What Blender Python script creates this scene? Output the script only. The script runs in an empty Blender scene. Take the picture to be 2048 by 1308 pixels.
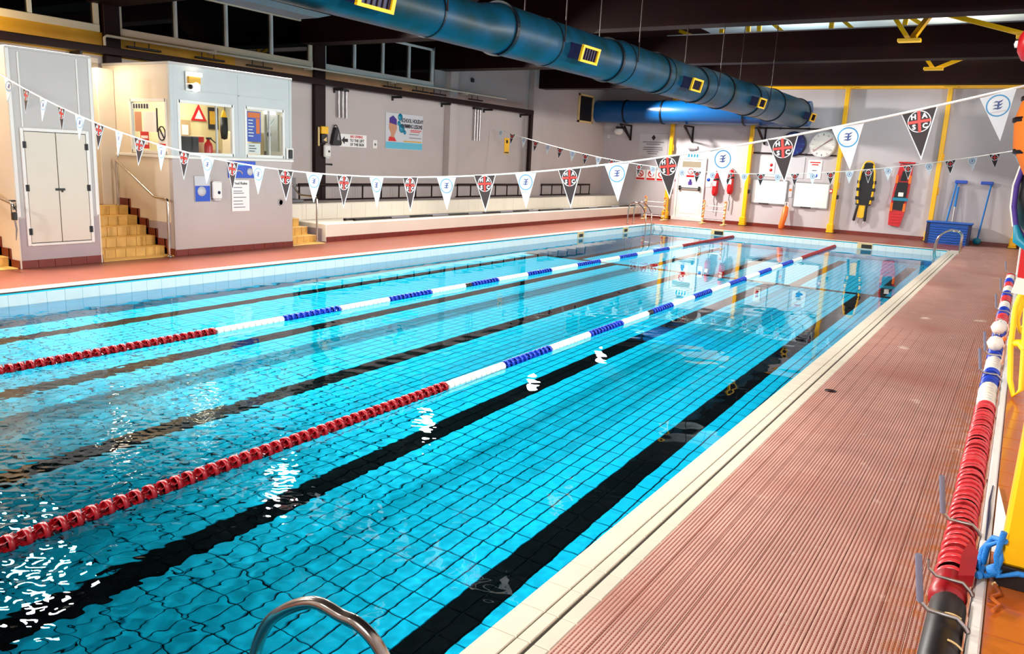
import bpy, math, random
import numpy as np
from mathutils import Matrix, Vector
random.seed(7)
R = math.radians
SC = bpy.context.scene
COL = SC.collection
PI = math.pi

# ------------------------------------------------------------------ camera, world, exposure
def make_camera():
    yaw, pit, rol, f_px, h = -0.5592, -0.2077, 0.0492, 1590.4, 2.03
    f = Vector((math.sin(yaw)*math.cos(pit), math.cos(yaw)*math.cos(pit), math.sin(pit)))
    r = f.cross(Vector((0, 0, 1))).normalized(); u = r.cross(f)
    c, s = math.cos(rol), math.sin(rol)
    r2, u2 = c*r + s*u, -s*r + c*u
    cd = bpy.data.cameras.new('camera'); cd.sensor_width = 36; cd.lens = f_px/2048*36
    cd.clip_start = 0.05; cd.clip_end = 200
    co = bpy.data.objects.new('camera', cd); COL.objects.link(co)
    m = Matrix((( r2.x, u2.x, -f.x, 0), (r2.y, u2.y, -f.y, 0), (r2.z, u2.z, -f.z, h), (0, 0, 0, 1)))
    co.matrix_world = m
    SC.camera = co
make_camera()
W = bpy.data.worlds.new('world'); SC.world = W; W.use_nodes = True
W.node_tree.nodes['Background'].inputs[0].default_value = (0.55, 0.6, 0.75, 1)
W.node_tree.nodes['Background'].inputs[1].default_value = 0.02
SC.view_settings.view_transform = 'Standard'; SC.view_settings.look = 'None'
SC.view_settings.gamma = 1; SC.view_settings.use_curve_mapping = False
SC.view_settings.exposure = -0.72
SC.cycles.max_bounces = 10; SC.cycles.diffuse_bounces = 4; SC.cycles.glossy_bounces = 4
SC.cycles.transmission_bounces = 8; SC.cycles.transparent_max_bounces = 12
SC.cycles.sample_clamp_indirect = 6; SC.cycles.sample_clamp_direct = 0
SC.cycles.caustics_refractive = True; SC.cycles.caustics_reflective = False
SC.cycles.blur_glossy = 0.3

LAMP_Y = (6.2, 11.5, 16.7, 22.4, 27.5)
FLOOD_W, FLOOD_R, FLOOD_N = 1250, 390, 205    # watts of the left row, the right row and the near wall's floodlights
def area(name, loc, aim, size, watts, col, caustic=False, sy=None, spread=180):
    l = bpy.data.lights.new(name, 'AREA'); l.energy = watts; l.color = col
    l.shape = 'RECTANGLE'; l.size = size; l.size_y = sy or size; l.spread = R(spread)
    o = bpy.data.objects.new(name, l); COL.objects.link(o); o.location = loc
    o.rotation_euler = (Vector(aim)-Vector(loc)).to_track_quat('-Z', 'Y').to_euler()
    if caustic: l.cycles.is_caustics_light = True
    return o
area('flood_light', (-13.1, .9, 4.93), (-6.0, 1.6, 0), 0.5, FLOOD_W, (1, .95, .88), True, .36, 135)  # unseen lamp added in line with the row to brighten the near pool
for i, y in enumerate(LAMP_Y):
    area('flood_light', (-13.1, y, 4.93), (-7.0, y-.6, 0), 0.5, FLOOD_W, (1, .95, .88), True, .36, 135)
    area('flood_light', (-0.02, y, 3.5), (-11.0, y-.6, 1.0), 0.5, FLOOD_R*(.4 if y > 25 else .85 if y > 20 else 1), (1, .95, .9), True, .36, 130)
for x in (-2.0, -5.5, -9.0):
    area('flood_light', (x, -2.6, 4.6), (x, 8.0, 0), 0.5, FLOOD_N, (1, .96, .92), True, .36, 80)
area('booth_light', (-14.0, 10.3, 3.25), (-14.0, 10.3, 0), 1.2, 80, (1, .93, .75))
area('alcove_light', (-14.3, 8.25, 3.45), (-14.1, 8.25, 0), .5, 52, (1, .84, .62))
area('stair_light', (-14.2, 5.2, 3.45), (-13.9, 5.3, 0), .5, 110, (1, .8, .55))
area('window_light', (-14.2, 6.3, 3.75), (-15.0, 6.6, 3.8), .3, 40, (1, .75, .35))  # warm lamp added for the yellow glow on the ochre strip
area('roof_light', (-2.5, 27.6, 5.6), (-2.5, 27.6, 7), 1.2, 240, (1, .9, .75))  # unseen uplight added to brighten the pale roof panel, warm end
area('roof_light', (-7, 27.6, 5.6), (-7, 27.6, 7), 1.2, 160, (.75, .93, 1))  # second added uplight, bluish, behind the beam

# ------------------------------------------------------------------ materials
def lin(c):
    o = []
    for v in c[:3]:
        v /= 255.0
        o.append(v/12.92 if v <= .04045 else ((v+.055)/1.055)**2.4)
    return tuple(o)+(1,)
MATS = {}
def mat(name, col, rough=.5, metal=0, spec=.5, var=0, vscale=4, bump=0, bscale=60, emit=0, dirt=None, coat=0):
    m = bpy.data.materials.new(name); m.use_nodes = True
    nt = m.node_tree; b = nt.nodes['Principled BSDF']
    b.inputs['Base Color'].default_value = lin(col); b.inputs['Roughness'].default_value = rough
    b.inputs['Metallic'].default_value = metal; b.inputs['Specular IOR Level'].default_value = spec
    if coat: b.inputs['Coat Weight'].default_value = coat; b.inputs['Coat Roughness'].default_value = .05
    if emit:
        b.inputs['Emission Color'].default_value = lin(col); b.inputs['Emission Strength'].default_value = emit
    if var or bump:
        g = nt.nodes.new('ShaderNodeNewGeometry')
    if var:
        n = nt.nodes.new('ShaderNodeTexNoise'); n.inputs['Scale'].default_value = vscale; n.inputs['Detail'].default_value = 5
        nt.links.new(g.outputs['Position'], n.inputs['Vector'])
        mx = nt.nodes.new('ShaderNodeMix'); mx.data_type = 'RGBA'
        rp = nt.nodes.new('ShaderNodeMapRange'); rp.inputs[1].default_value = .35; rp.inputs[2].default_value = .65
        nt.links.new(n.outputs[0], rp.inputs[0]); nt.links.new(rp.outputs[0], mx.inputs[0])
        c = lin(col); d = lin(dirt) if dirt else tuple(max(0, v*(1-var)) for v in c[:3])+(1,)
        mx.inputs[6].default_value = d; mx.inputs[7].default_value = c
        nt.links.new(mx.outputs[2], b.inputs['Base Color'])
    if bump:
        n2 = nt.nodes.new('ShaderNodeTexNoise'); n2.inputs['Scale'].default_value = bscale; n2.inputs['Detail'].default_value = 3
        nt.links.new(g.outputs['Position'], n2.inputs['Vector'])
        bp = nt.nodes.new('ShaderNodeBump'); bp.inputs['Strength'].default_value = bump; bp.inputs['Distance'].default_value = .01
        nt.links.new(n2.outputs[0], bp.inputs['Height']); nt.links.new(bp.outputs[0], b.inputs['Normal'])
    MATS[name] = m
    return m
M = {}
def D(key, *a, **k): M[key] = mat(key, *a, **k)
D('lilac_wall', (186, 174, 170), .55, var=.06, vscale=1.3, bump=.08, bscale=90)
D('far_wall', (196, 190, 194), .5, var=.05, vscale=1.1, bump=.06, bscale=80)
D('lilac_dado', (168, 156, 160), .5, var=.05, vscale=2)
D('cupboard_grey', (186, 182, 178), .4, var=.04, vscale=2)
D('white_paint', (232, 230, 224), .4, var=.04, vscale=3)
D('window_frame', (240, 222, 194), .45)  # clerestory frame paint brightened to stand in for lamp light
D('cream_paint', (222, 208, 188), .45, var=.05, vscale=2)
D('booth_white', (192, 197, 196), .38, var=.03, vscale=2)
D('door_cream', (214, 206, 190), .4, var=.03, vscale=2)
D('ochre', (214, 162, 40), .5, var=.12, vscale=3)
D('tan', (190, 160, 120), .5, var=.1, vscale=3)
D('brown_beam', (28, 4, 3), .55, spec=.12, var=.3, vscale=2.5)
D('brown_post', (30, 8, 7), .5, spec=.2)
D('ceiling', (44, 16, 12), .5, var=.05, vscale=1)
D('roof_panel', (198, 214, 218), .5, var=.05, vscale=1)
D('yellow', (250, 190, 8), .35, var=.06, vscale=5)
D('duct', (0, 62, 90), .4, spec=.3, var=.25, vscale=2.2, dirt=(4, 46, 54))
D('duct_ring', (6, 18, 28), .4, spec=.3)
D('duct_blue', (3, 80, 140), .3, var=.1, vscale=2)
D('navy', (14, 16, 60), .4)
D('black', (16, 12, 14), .45)
D('black_gloss', (12, 10, 14), .2)
D('grout_dark', (14, 24, 30), .8, spec=.1)
D('grout_grey', (70, 64, 58), .9)
D('band_tile', (222, 228, 226), .3, var=.04, vscale=5)
D('red_rim', (216, 58, 64), .3)  # highlight on the stored floats' rims, painted as a lighter red
D('grout_red', (176, 128, 112), .85)
D('pool_tile', (14, 208, 243), .5, spec=.1, var=.12, vscale=7)
D('pool_black', (6, 6, 8), .6, spec=.05)
D('white_tile', (206, 198, 180), .35, var=.05, vscale=5)
D('bench_white', (234, 226, 210), .35, var=.04, vscale=2)
D('skirt_red', (118, 36, 22), .35, var=.2, vscale=6)
D('red_tile_plain', (130, 66, 47), .38, var=.14, vscale=1.5, bump=.15, bscale=120)
D('yellow_tile', (222, 176, 92), .35, var=.16, vscale=7)
D('grout_tan', (150, 110, 60), .8)
D('steel', (190, 178, 168), .16, metal=1)
D('brushed', (176, 172, 172), .35, metal=1)
D('red_float', (156, 14, 26), .35, var=.1, vscale=30)
D('red_float_dark', (120, 10, 20), .4)
D('white_float', (232, 228, 216), .4)
D('blue_float', (20, 62, 190), .35)
D('cord_white', (240, 236, 228), .6)
D('flag_white', (222, 230, 236), .6)
D('flag_black', (34, 22, 26), .6)
D('emblem_blue', (36, 140, 196), .5)
D('emblem_navy', (34, 66, 130), .5)
D('emblem_red', (226, 52, 44), .5)
D('grey', (120, 118, 122), .5)
D('grey_sleeve', (112, 112, 132), .45)
D('pale_grey', (200, 200, 204), .5)
D('sign_blue', (22, 72, 186), .35)
D('sky_blue', (90, 180, 204), .4)
D('teal', (10, 130, 160), .4)
D('red', (204, 22, 30), .35)
D('orange', (238, 112, 24), .4)
D('orange_fabric', (236, 120, 14), .7, bump=.2, bscale=50)
D('ledge_tile', (190, 98, 36), .16, var=.14, vscale=2.5)
D('purple', (66, 40, 130), .7)
D('rope_blue', (20, 120, 200), .6, bump=.4, bscale=150)
D('rope_yellow', (246, 206, 10), .5)
D('chest_blue', (8, 84, 178), .35)
D('paper', (242, 240, 236), .6)
D('print_grey', (110, 108, 116), .6)
D('print_dark', (40, 34, 40), .6)
D('skin', (196, 140, 110), .6)
D('wood_pale', (222, 190, 130), .5)
D('mirror_panel', (150, 140, 120), .2)
D('booth_inner', (232, 214, 168), .5)
D('clock_blue', (18, 34, 110), .3)
D('lamp_glow', (255, 250, 238), .3, emit=4)
D('warm_glow', (255, 225, 170), .3, emit=6)
D('dark_room', (26, 14, 12), .8)

def glass_mat(name, col, mixf, rough=.02):
    m = bpy.data.materials.new(name); m.use_nodes = True; nt = m.node_tree; nt.nodes.clear()
    o = nt.nodes.new('ShaderNodeOutputMaterial'); t = nt.nodes.new('ShaderNodeBsdfTransparent'); g = nt.nodes.new('ShaderNodeBsdfGlossy')
    g.inputs['Roughness'].default_value = rough; t.inputs['Color'].default_value = col
    lw = nt.nodes.new('ShaderNodeLayerWeight'); lw.inputs['Blend'].default_value = .5
    pw = nt.nodes.new('ShaderNodeMath'); pw.operation = 'POWER'; pw.inputs[1].default_value = 4; nt.links.new(lw.outputs['Facing'], pw.inputs[0])
    f = nt.nodes.new('ShaderNodeMath'); f.operation = 'MULTIPLY_ADD'; f.inputs[1].default_value = .9; f.inputs[2].default_value = mixf; nt.links.new(pw.outputs[0], f.inputs[0])
    x = nt.nodes.new('ShaderNodeMixShader'); nt.links.new(f.outputs[0], x.inputs[0]); nt.links.new(t.outputs[0], x.inputs[1]); nt.links.new(g.outputs[0], x.inputs[2]); nt.links.new(x.outputs[0], o.inputs[0])
    return m
M['clear_glass'] = glass_mat('clear_glass', (.96, .98, .97, 1), .03)
M['dark_glass'] = glass_mat('dark_glass', (.3, .25, .22, 1), .06)

def water_mat():
    m = bpy.data.materials.new('pool_water'); m.use_nodes = True; nt = m.node_tree; nt.nodes.clear()
    o = nt.nodes.new('ShaderNodeOutputMaterial')
    g = nt.nodes.new('ShaderNodeBsdfPrincipled')
    g.inputs['Base Color'].default_value = (.5, .95, 1, 1); g.inputs['Roughness'].default_value = 0.0
    g.inputs['IOR'].default_value = 1.33; g.inputs['Transmission Weight'].default_value = 1; g.inputs['Specular IOR Level'].default_value = .4
    nt.links.new(g.outputs[0], o.inputs[0])
    return m
M['water'] = water_mat()

def studded_mat():
    """Red quarry tile with rows of small raised studs."""
    m = mat('red_studded_tile', (198, 156, 140), .4, var=.2, vscale=3)
    nt = m.node_tree; b = nt.nodes['Principled BSDF']
    g = nt.nodes.new('ShaderNodeNewGeometry'); sp = nt.nodes.new('ShaderNodeSeparateXYZ'); nt.links.new(g.outputs['Position'], sp.inputs[0])
    def wave(sock, pitch):
        a = nt.nodes.new('ShaderNodeMath'); a.operation = 'MULTIPLY'; a.inputs[1].default_value = 2*PI/pitch; nt.links.new(sock, a.inputs[0])
        s = nt.nodes.new('ShaderNodeMath'); s.operation = 'SINE'; nt.links.new(a.outputs[0], s.inputs[0])
        r = nt.nodes.new('ShaderNodeMapRange'); r.inputs[1].default_value = -.7; r.inputs[2].default_value = .3; nt.links.new(s.outputs[0], r.inputs[0])
        return r.outputs[0]
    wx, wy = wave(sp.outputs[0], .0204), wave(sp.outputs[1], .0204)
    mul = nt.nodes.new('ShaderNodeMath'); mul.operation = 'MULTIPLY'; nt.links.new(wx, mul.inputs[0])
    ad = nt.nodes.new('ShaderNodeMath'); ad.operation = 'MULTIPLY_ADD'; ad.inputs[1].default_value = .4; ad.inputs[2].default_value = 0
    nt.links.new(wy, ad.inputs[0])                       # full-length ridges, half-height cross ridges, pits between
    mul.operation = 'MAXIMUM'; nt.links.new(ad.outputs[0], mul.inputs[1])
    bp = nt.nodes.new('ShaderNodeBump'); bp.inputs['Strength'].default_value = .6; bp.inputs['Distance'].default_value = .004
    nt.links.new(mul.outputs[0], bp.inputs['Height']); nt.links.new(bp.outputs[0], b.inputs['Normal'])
    # worn, chalky stud tops over grooves with their shade painted in dark red, plus rusty and white stains
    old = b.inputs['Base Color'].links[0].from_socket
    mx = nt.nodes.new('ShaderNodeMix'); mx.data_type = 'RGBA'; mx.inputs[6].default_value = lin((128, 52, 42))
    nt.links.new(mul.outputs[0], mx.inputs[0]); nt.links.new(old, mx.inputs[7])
    n = nt.nodes.new('ShaderNodeTexNoise'); n.inputs['Scale'].default_value = 2.3; n.inputs['Detail'].default_value = 8; nt.links.new(g.outputs['Position'], n.inputs['Vector'])
    r = nt.nodes.new('ShaderNodeMapRange'); r.inputs[1].default_value = .66; r.inputs[2].default_value = .74; nt.links.new(n.outputs[0], r.inputs[0])
    m2 = nt.nodes.new('ShaderNodeMix'); m2.data_type = 'RGBA'; m2.inputs[7].default_value = lin((226, 206, 190))
    nt.links.new(r.outputs[0], m2.inputs[0]); nt.links.new(mx.outputs[2], m2.inputs[6])
    # broad worn and damp patches
    n4 = nt.nodes.new('ShaderNodeTexNoise'); n4.inputs['Scale'].default_value = .75; n4.inputs['Detail'].default_value = 4; nt.links.new(g.outputs['Position'], n4.inputs['Vector'])
    r4 = nt.nodes.new('ShaderNodeMapRange'); r4.inputs[1].default_value = .52; r4.inputs[2].default_value = .68; r4.inputs[4].default_value = .62; nt.links.new(n4.outputs[0], r4.inputs[0])
    m4 = nt.nodes.new('ShaderNodeMix'); m4.data_type = 'RGBA'; m4.inputs[7].default_value = lin((150, 84, 66))
    nt.links.new(r4.outputs[0], m4.inputs[0]); nt.links.new(m2.outputs[2], m4.inputs[6]); m2 = m4
    # rust-brown streak of stains beside the right wall
    n3 = nt.nodes.new('ShaderNodeTexNoise'); n3.inputs['Scale'].default_value = 9; n3.inputs['Detail'].default_value = 6; nt.links.new(g.outputs['Position'], n3.inputs['Vector'])
    r3 = nt.nodes.new('ShaderNodeMapRange'); r3.inputs[1].default_value = .45; r3.inputs[2].default_value = .6; nt.links.new(n3.outputs[0], r3.inputs[0])
    rx = nt.nodes.new('ShaderNodeMapRange'); rx.inputs[1].default_value = -.34; rx.inputs[2].default_value = -.12; rx.inputs[4].default_value = .8; nt.links.new(sp.outputs[0], rx.inputs[0])
    mm = nt.nodes.new('ShaderNodeMath'); mm.operation = 'MULTIPLY'; nt.links.new(r3.outputs[0], mm.inputs[0]); nt.links.new(rx.outputs[0], mm.inputs[1])
    m3 = nt.nodes.new('ShaderNodeMix'); m3.data_type = 'RGBA'; m3.inputs[7].default_value = lin((168, 92, 30))
    nt.links.new(mm.outputs[0], m3.inputs[0]); nt.links.new(m2.outputs[2], m3.inputs[6])
    nt.links.new(m3.outputs[2], b.inputs['Base Color'])
    return m
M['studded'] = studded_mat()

# ------------------------------------------------------------------ mesh helpers
class MB:
    def __init__(s): s.v = []; s.f = []; s.m = []; s.sm = []
    def add(s, vs, fs, m=0, smooth=False):
        o = len(s.v); s.v += [tuple(map(float, p)) for p in vs]
        for f in fs: s.f.append(tuple(i+o for i in f)); s.m.append(m); s.sm.append(smooth)
        return s
    def box(s, x0, x1, y0, y1, z0, z1, m=0, ch=0):
        x0, x1 = min(x0, x1), max(x0, x1); y0, y1 = min(y0, y1), max(y0, y1); z0, z1 = min(z0, z1), max(z0, z1)
        if not ch:
            vs = [(x, y, z) for x in (x0, x1) for y in (y0, y1) for z in (z0, z1)]
            return s.add(vs, [(0, 1, 3, 2), (4, 6, 7, 5), (0, 4, 5, 1), (2, 3, 7, 6), (0, 2, 6, 4), (1, 5, 7, 3)], m)
        c = min(ch, (x1-x0)*.45, (y1-y0)*.45, (z1-z0)*.45)     # box with all edges chamfered
        X, Y, Z = (x0, x1), (y0, y1), (z0, z1); vs = []; idx = {}
        for i in (0, 1):
            for j in (0, 1):
                for k in (0, 1):
                    sx, sy, sz = (1-2*i)*c, (1-2*j)*c, (1-2*k)*c
                    for a in range(3):
                        p = [X[i]+sx, Y[j]+sy, Z[k]+sz]; p[a] = (X[i], Y[j], Z[k])[a]
                        idx[(i, j, k, a)] = len(vs); vs.append(tuple(p))
        fs = []
        for i in (0, 1):
            fs.append([idx[(i, j, k, 0)] for j, k in ((0, 0), (0, 1), (1, 1), (1, 0))])
            fs.append([idx[(j, i, k, 1)] for j, k in ((0, 0), (0, 1), (1, 1), (1, 0))])
            fs.append([idx[(j, k, i, 2)] for j, k in ((0, 0), (0, 1), (1, 1), (1, 0))])
        for j in (0, 1):
            for k in (0, 1):
                fs.append([idx[(0, j, k, 1)], idx[(1, j, k, 1)], idx[(1, j, k, 2)], idx[(0, j, k, 2)]])
                fs.append([idx[(j, 0, k, 0)], idx[(j, 1, k, 0)], idx[(j, 1, k, 2)], idx[(j, 0, k, 2)]])
                fs.append([idx[(j, k, 0, 0)], idx[(j, k, 1, 0)], idx[(j, k, 1, 1)], idx[(j, k, 0, 1)]])
        for i in (0, 1):
            for j in (0, 1):
                for k in (0, 1): fs.append([idx[(i, j, k, a)] for a in range(3)])
        cx, cy, cz = (x0+x1)/2, (y0+y1)/2, (z0+z1)/2
        out = []
        for f in fs:
            P = [Vector(vs[q]) for q in f]; n = (P[1]-P[0]).cross(P[2]-P[0]); ctr = sum(P, Vector())/len(P)-Vector((cx, cy, cz))
            out.append(tuple(f) if n.dot(ctr) > 0 else tuple(reversed(f)))
        return s.add(vs, out, m)
    def tube(s, path, r, n=8, m=0, closed=False, caps=True):
        P = [Vector(p) for p in path]; k = len(P); rs = r if isinstance(r, (list, tuple)) else [r]*k
        vs = []; fs = []; prev = None
        for i in range(k):
            if closed: t = (P[(i+1) % k]-P[i-1])
            else: t = P[min(i+1, k-1)]-P[max(i-1, 0)]
            t = t.normalized() if t.length > 1e-9 else Vector((0, 0, 1))
            if prev is None:
                a = Vector((0, 0, 1)) if abs(t.z) < .9 else Vector((1, 0, 0))
                u = t.cross(a).normalized()
            else:
                u = (prev-t*prev.dot(t)).normalized()
            prev = u; w = t.cross(u)
            for j in range(n):
                q = 2*PI*j/n; vs.append(P[i]+(u*math.cos(q)+w*math.sin(q))*rs[i])
        for i in range(k if closed else k-1):
            for j in range(n):
                a, b = i*n+j, i*n+(j+1) % n; c, d = ((i+1) % k)*n+(j+1) % n, ((i+1) % k)*n+j
                fs.append((a, b, c, d))
        s.add(vs, fs, m, True)
        if caps and not closed:
            s.add(vs[:n], [tuple(reversed(range(n)))], m); s.add(vs[-n:], [tuple(range(n))], m)
        return s
    def lathe(s, prof, n=16, o=(0, 0, 0), ax='z', m=0, smooth=True):
        vs = []; fs = []
        for (r, h) in prof:
            for j in range(n):
                q = 2*PI*j/n; a, b = r*math.cos(q), r*math.sin(q)
                p = {'z': (a, b, h), 'y': (b, h, a), 'x': (h, a, b)}[ax]
                vs.append((p[0]+o[0], p[1]+o[1], p[2]+o[2]))
        for i in range(len(prof)-1):
            for j in range(n): fs.append((i*n+j, i*n+(j+1) % n, (i+1)*n+(j+1) % n, (i+1)*n+j))
        s.add(vs, fs, m, smooth)
        if prof[0][0] > 1e-6: s.add(vs[:n], [tuple(reversed(range(n)))], m)
        if prof[-1][0] > 1e-6: s.add(vs[-n:], [tuple(range(n))], m)
        return s
    def prism(s, poly, ax, a, b, m=0):
        """Extrude a 2-D polygon along an axis: ax x -> (y,z), y -> (x,z), z -> (x,y)."""
        n = len(poly)
        def p3(p, t): return {'x': (t, p[0], p[1]), 'y': (p[0], t, p[1]), 'z': (p[0], p[1], t)}[ax]
        vs = [p3(p, a) for p in poly]+[p3(p, b) for p in poly]
        fs = [tuple(range(n)), tuple(reversed(range(n, 2*n)))]+[(i, i+n, (i+1) % n+n, (i+1) % n) for i in range(n)]
        return s.add(vs, fs, m)
    def bar(s, p, q, w, h=None, m=0):
        """Square bar between two points."""
        p, q = Vector(p), Vector(q); t = (q-p).normalized(); h = h or w
        a = Vector((0, 0, 1)) if abs(t.z) < .95 else Vector((0, 1, 0))
        u = t.cross(a).normalized(); v = u.cross(t)
        vs = [c+u*i*w/2+v*j*h/2 for c in (p, q) for i, j in ((-1, -1), (1, -1), (1, 1), (-1, 1))]
        return s.add(vs, [(3, 2, 1, 0), (4, 5, 6, 7), (0, 1, 5, 4), (1, 2, 6, 5), (2, 3, 7, 6), (3, 0, 4, 7)], m)
    def mesh(s, name, mats, off=(0, 0, 0)):
        me = bpy.data.meshes.new(name)
        me.from_pydata([(v[0]-off[0], v[1]-off[1], v[2]-off[2]) for v in s.v], [], s.f)
        for x in (mats if isinstance(mats, (list, tuple)) else [mats]): me.materials.append(M[x] if isinstance(x, str) else x)
        me.polygons.foreach_set('material_index', s.m); me.polygons.foreach_set('use_smooth', s.sm)
        me.update()
        return me
    def centre(s):
        a = np.array(s.v); lo, hi = a.min(0), a.max(0)
        return ((lo[0]+hi[0])/2, (lo[1]+hi[1])/2, lo[2])

def wloc(o):
    """World place of an unrotated object, summed up its chain of parents."""
    p = Vector(o.location)
    while o.parent: o = o.parent; p += Vector(o.location)
    return p
def obj(name, me, parent=None, loc=(0, 0, 0)):
    o = bpy.data.objects.new(name, me); COL.objects.link(o)
    if parent is not None:
        o.parent = parent; o.location = Vector(loc)-wloc(parent)
    else: o.location = loc
    return o
def part(parent, name, mb, mats, label=None):
    c = mb.centre(); o = obj(name, mb.mesh(name, mats, c), parent, c)
    if label: o['label'] = label
    return o
def tag(o, label, cat, group=None):
    o['label'] = label; o['category'] = cat
    if group: o['group'] = group
    return o
def thing(name, label, cat, loc, group=None):
    o = bpy.data.objects.new(name, None); COL.objects.link(o); o.location = loc; o.empty_display_size = .1
    return tag(o, label, cat, group)
def solo(name, mb, mats, label, cat, group=None):
    c = mb.centre(); return tag(obj(name, mb.mesh(name, mats, c), None, c), label, cat, group)
def struct(name, mb, mats, parent=None):
    c = mb.centre(); o = obj(name, mb.mesh(name, mats, c), parent, c)
    if parent is None: o['kind'] = 'structure'
    return o
def stuff(parent, name, mb, mats):
    o = part(parent, name, mb, mats); o['kind'] = 'stuff'; return o
def copy_tree(o, parent=None, dx=(0, 0, 0)):
    c = o.copy(); COL.objects.link(c)
    if parent is not None: c.parent = parent
    else: c.location = Vector(o.location)+Vector(dx)
    for ch in list(o.children): copy_tree(ch, c)
    return c
TEXTS = {}
def text_mesh(body, size, mat_, bold=0, ext=.002):
    k = (body, size, mat_, bold)
    if k in TEXTS: return TEXTS[k]
    cu = bpy.data.curves.new('lettering', 'FONT'); cu.body = body; cu.size = size; cu.align_x = 'CENTER'; cu.align_y = 'CENTER'
    cu.extrude = ext; cu.offset = bold; cu.resolution_u = 2
    t = bpy.data.objects.new('lettering', cu); COL.objects.link(t)
    dg = bpy.context.evaluated_depsgraph_get(); me = bpy.data.meshes.new_from_object(t.evaluated_get(dg))
    bpy.data.objects.remove(t); bpy.data.curves.remove(cu); me.name = 'lettering'; me.materials.clear(); me.materials.append(M[mat_])
    TEXTS[k] = me; return me
def lettering(parent, body, loc, size, mat_, facing, bold=0, name='lettering', sx=1, tilt=0):
    """facing: '+x' (on the left wall, read from the pool) or '-y' (on the far wall / a hanging pennant)."""
    o = bpy.data.objects.new(name, text_mesh(body, size, mat_, bold)); COL.objects.link(o)
    o.parent = parent; o.location = Vector(loc)-wloc(parent)
    o.rotation_euler = (R(90), tilt, R(90) if facing == '+x' else 0); o.scale = (sx, 1, 1)
    return o
def arc(c, r, a0, a1, n, pl):
    """points of an arc in plane pl ('xz' or 'yz' or 'xy') about c"""
    o = []
    for i in range(n+1):
        t = R(a0+(a1-a0)*i/n); u, v = r*math.cos(t), r*math.sin(t)
        o.append({'xz': (c[0]+u, c[1], c[2]+v), 'yz': (c[0], c[1]+u, c[2]+v), 'xy': (c[0]+u, c[1]+v, c[2])}[pl])
    return o

# ------------------------------------------------------------------ the pool and its deck
PX0, PX1, PY0, PY1 = -11.07, -1.71, 0.75, 26.9       # water rectangle
WZ, FZ = -0.19, -1.09                                # water level, shallow floor
SLOPE = [(PY0, FZ), (17.55, FZ), (19.3, -2.9), (PY1, -2.95)]
def fz(y): return float(np.interp(y, [p[0] for p in SLOPE], [p[1] for p in SLOPE]))
fl = MB()
fl.box(-1.41, .12, -3, 12.0, -.3, -.005, m=0)                       # bed under the laid tiles
fl.box(-1.41, .12, 12.0, 30.4, -.3, 0, m=1)
fl.box(-15.1, -1.41, 27.2, 30.4, -.3, 0, m=2); fl.box(-15.1, PX0-.28, -3, 27.2, -.3, 0, m=2)
fl.box(PX0-.28, -1.41, -3, PY0-.3, -.3, 0, m=2)
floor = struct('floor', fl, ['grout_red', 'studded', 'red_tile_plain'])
# studded deck tiles: the 300 that show largest one by one, the rest joined
def pad(x0, x1, y0, y1, z1, h, c):
    m = MB(); a = [(x0, y0), (x1, y0), (x1, y1), (x0, y1)]; b = [(x0+c, y0+c), (x1-c, y0+c), (x1-c, y1-c), (x0+c, y1-c)]
    vs = [(p[0], p[1], z1-h) for p in a]+[(p[0], p[1], z1-c) for p in a]+[(p[0], p[1], z1) for p in b]
    fs = [(8, 9, 10, 11)]
    for i in range(4):
        j = (i+1) % 4; fs += [(i, j, 4+j, 4+i), (4+i, 4+j, 8+j, 8+i)]
    m.add(vs, fs); return m
TW, TL, G = .1245, .249, .0012
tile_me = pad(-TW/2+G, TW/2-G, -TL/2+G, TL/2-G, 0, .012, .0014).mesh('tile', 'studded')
n = 0; rest = MB()
ys = np.arange(2.0, 12.0, .25); xs = np.arange(-1.41+.0625, .12, .125)
for y in ys:
    for x in xs[:12]:
        if y < 2.0+.25*25 and n < 300:
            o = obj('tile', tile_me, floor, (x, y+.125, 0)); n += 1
        else:
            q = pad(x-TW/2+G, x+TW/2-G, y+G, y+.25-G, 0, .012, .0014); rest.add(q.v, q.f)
    if len(xs) > 12:
        for x in xs[12:]:
            q = pad(x-TW/2+G, x+TW/2-G, y+G, y+.25-G, 0, .012, .0014); rest.add(q.v, q.f)
rest.box(-1.41, .12, -3, 2.0, -.004, 0)
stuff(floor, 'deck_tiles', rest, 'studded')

# pool shell
sh = MB()
prof = [(PY0, WZ+.02)]+SLOPE+[(PY1, WZ+.02)]
for x in (PX0, PX1):                                   # side walls
    vs = [(x, p[0], p[1]-.012) for p in SLOPE]+[(x, p[0], -.02) for p in SLOPE]; k = len(SLOPE)
    fs = [(i, i+1, k+i+1, k+i) for i in range(k-1)]
    if x == PX1: fs = [tuple(reversed(f)) for f in fs]
    sh.add(vs, [tuple(reversed(f)) for f in fs], 1)
for i in range(len(SLOPE)-1):                          # bed under the floor tiles
    (a, za), (b, zb) = SLOPE[i], SLOPE[i+1]
    sh.add([(PX0, a, za-.012), (PX1, a, za-.012), (PX1, b, zb-.012), (PX0, b, zb-.012)], [(0, 1, 2, 3)], 0)
for y, z in ((PY0, FZ), (PY1, -2.95)):
    sh.add([(PX0, y, z-.012), (PX1, y, z-.012), (PX1, y, -.02), (PX0, y, -.02)], [(0, 1, 2, 3) if y == PY1 else (3, 2, 1, 0)], 1)
def tiled_wall_mat():
    m = mat('pool_wall_tile', (14, 208, 243), .3, var=.1, vscale=6); nt = m.node_tree; b = nt.nodes['Principled BSDF']
    return m
M['pool_wall_tile'] = tiled_wall_mat()
pool = struct('trim_1', sh, ['grout_dark', 'pool_wall_tile'])
pool['label'] = 'tiled pool basin under the water'
LINES = (-2.47, -4.35, -6.25, -8.15, -10.05)
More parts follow.
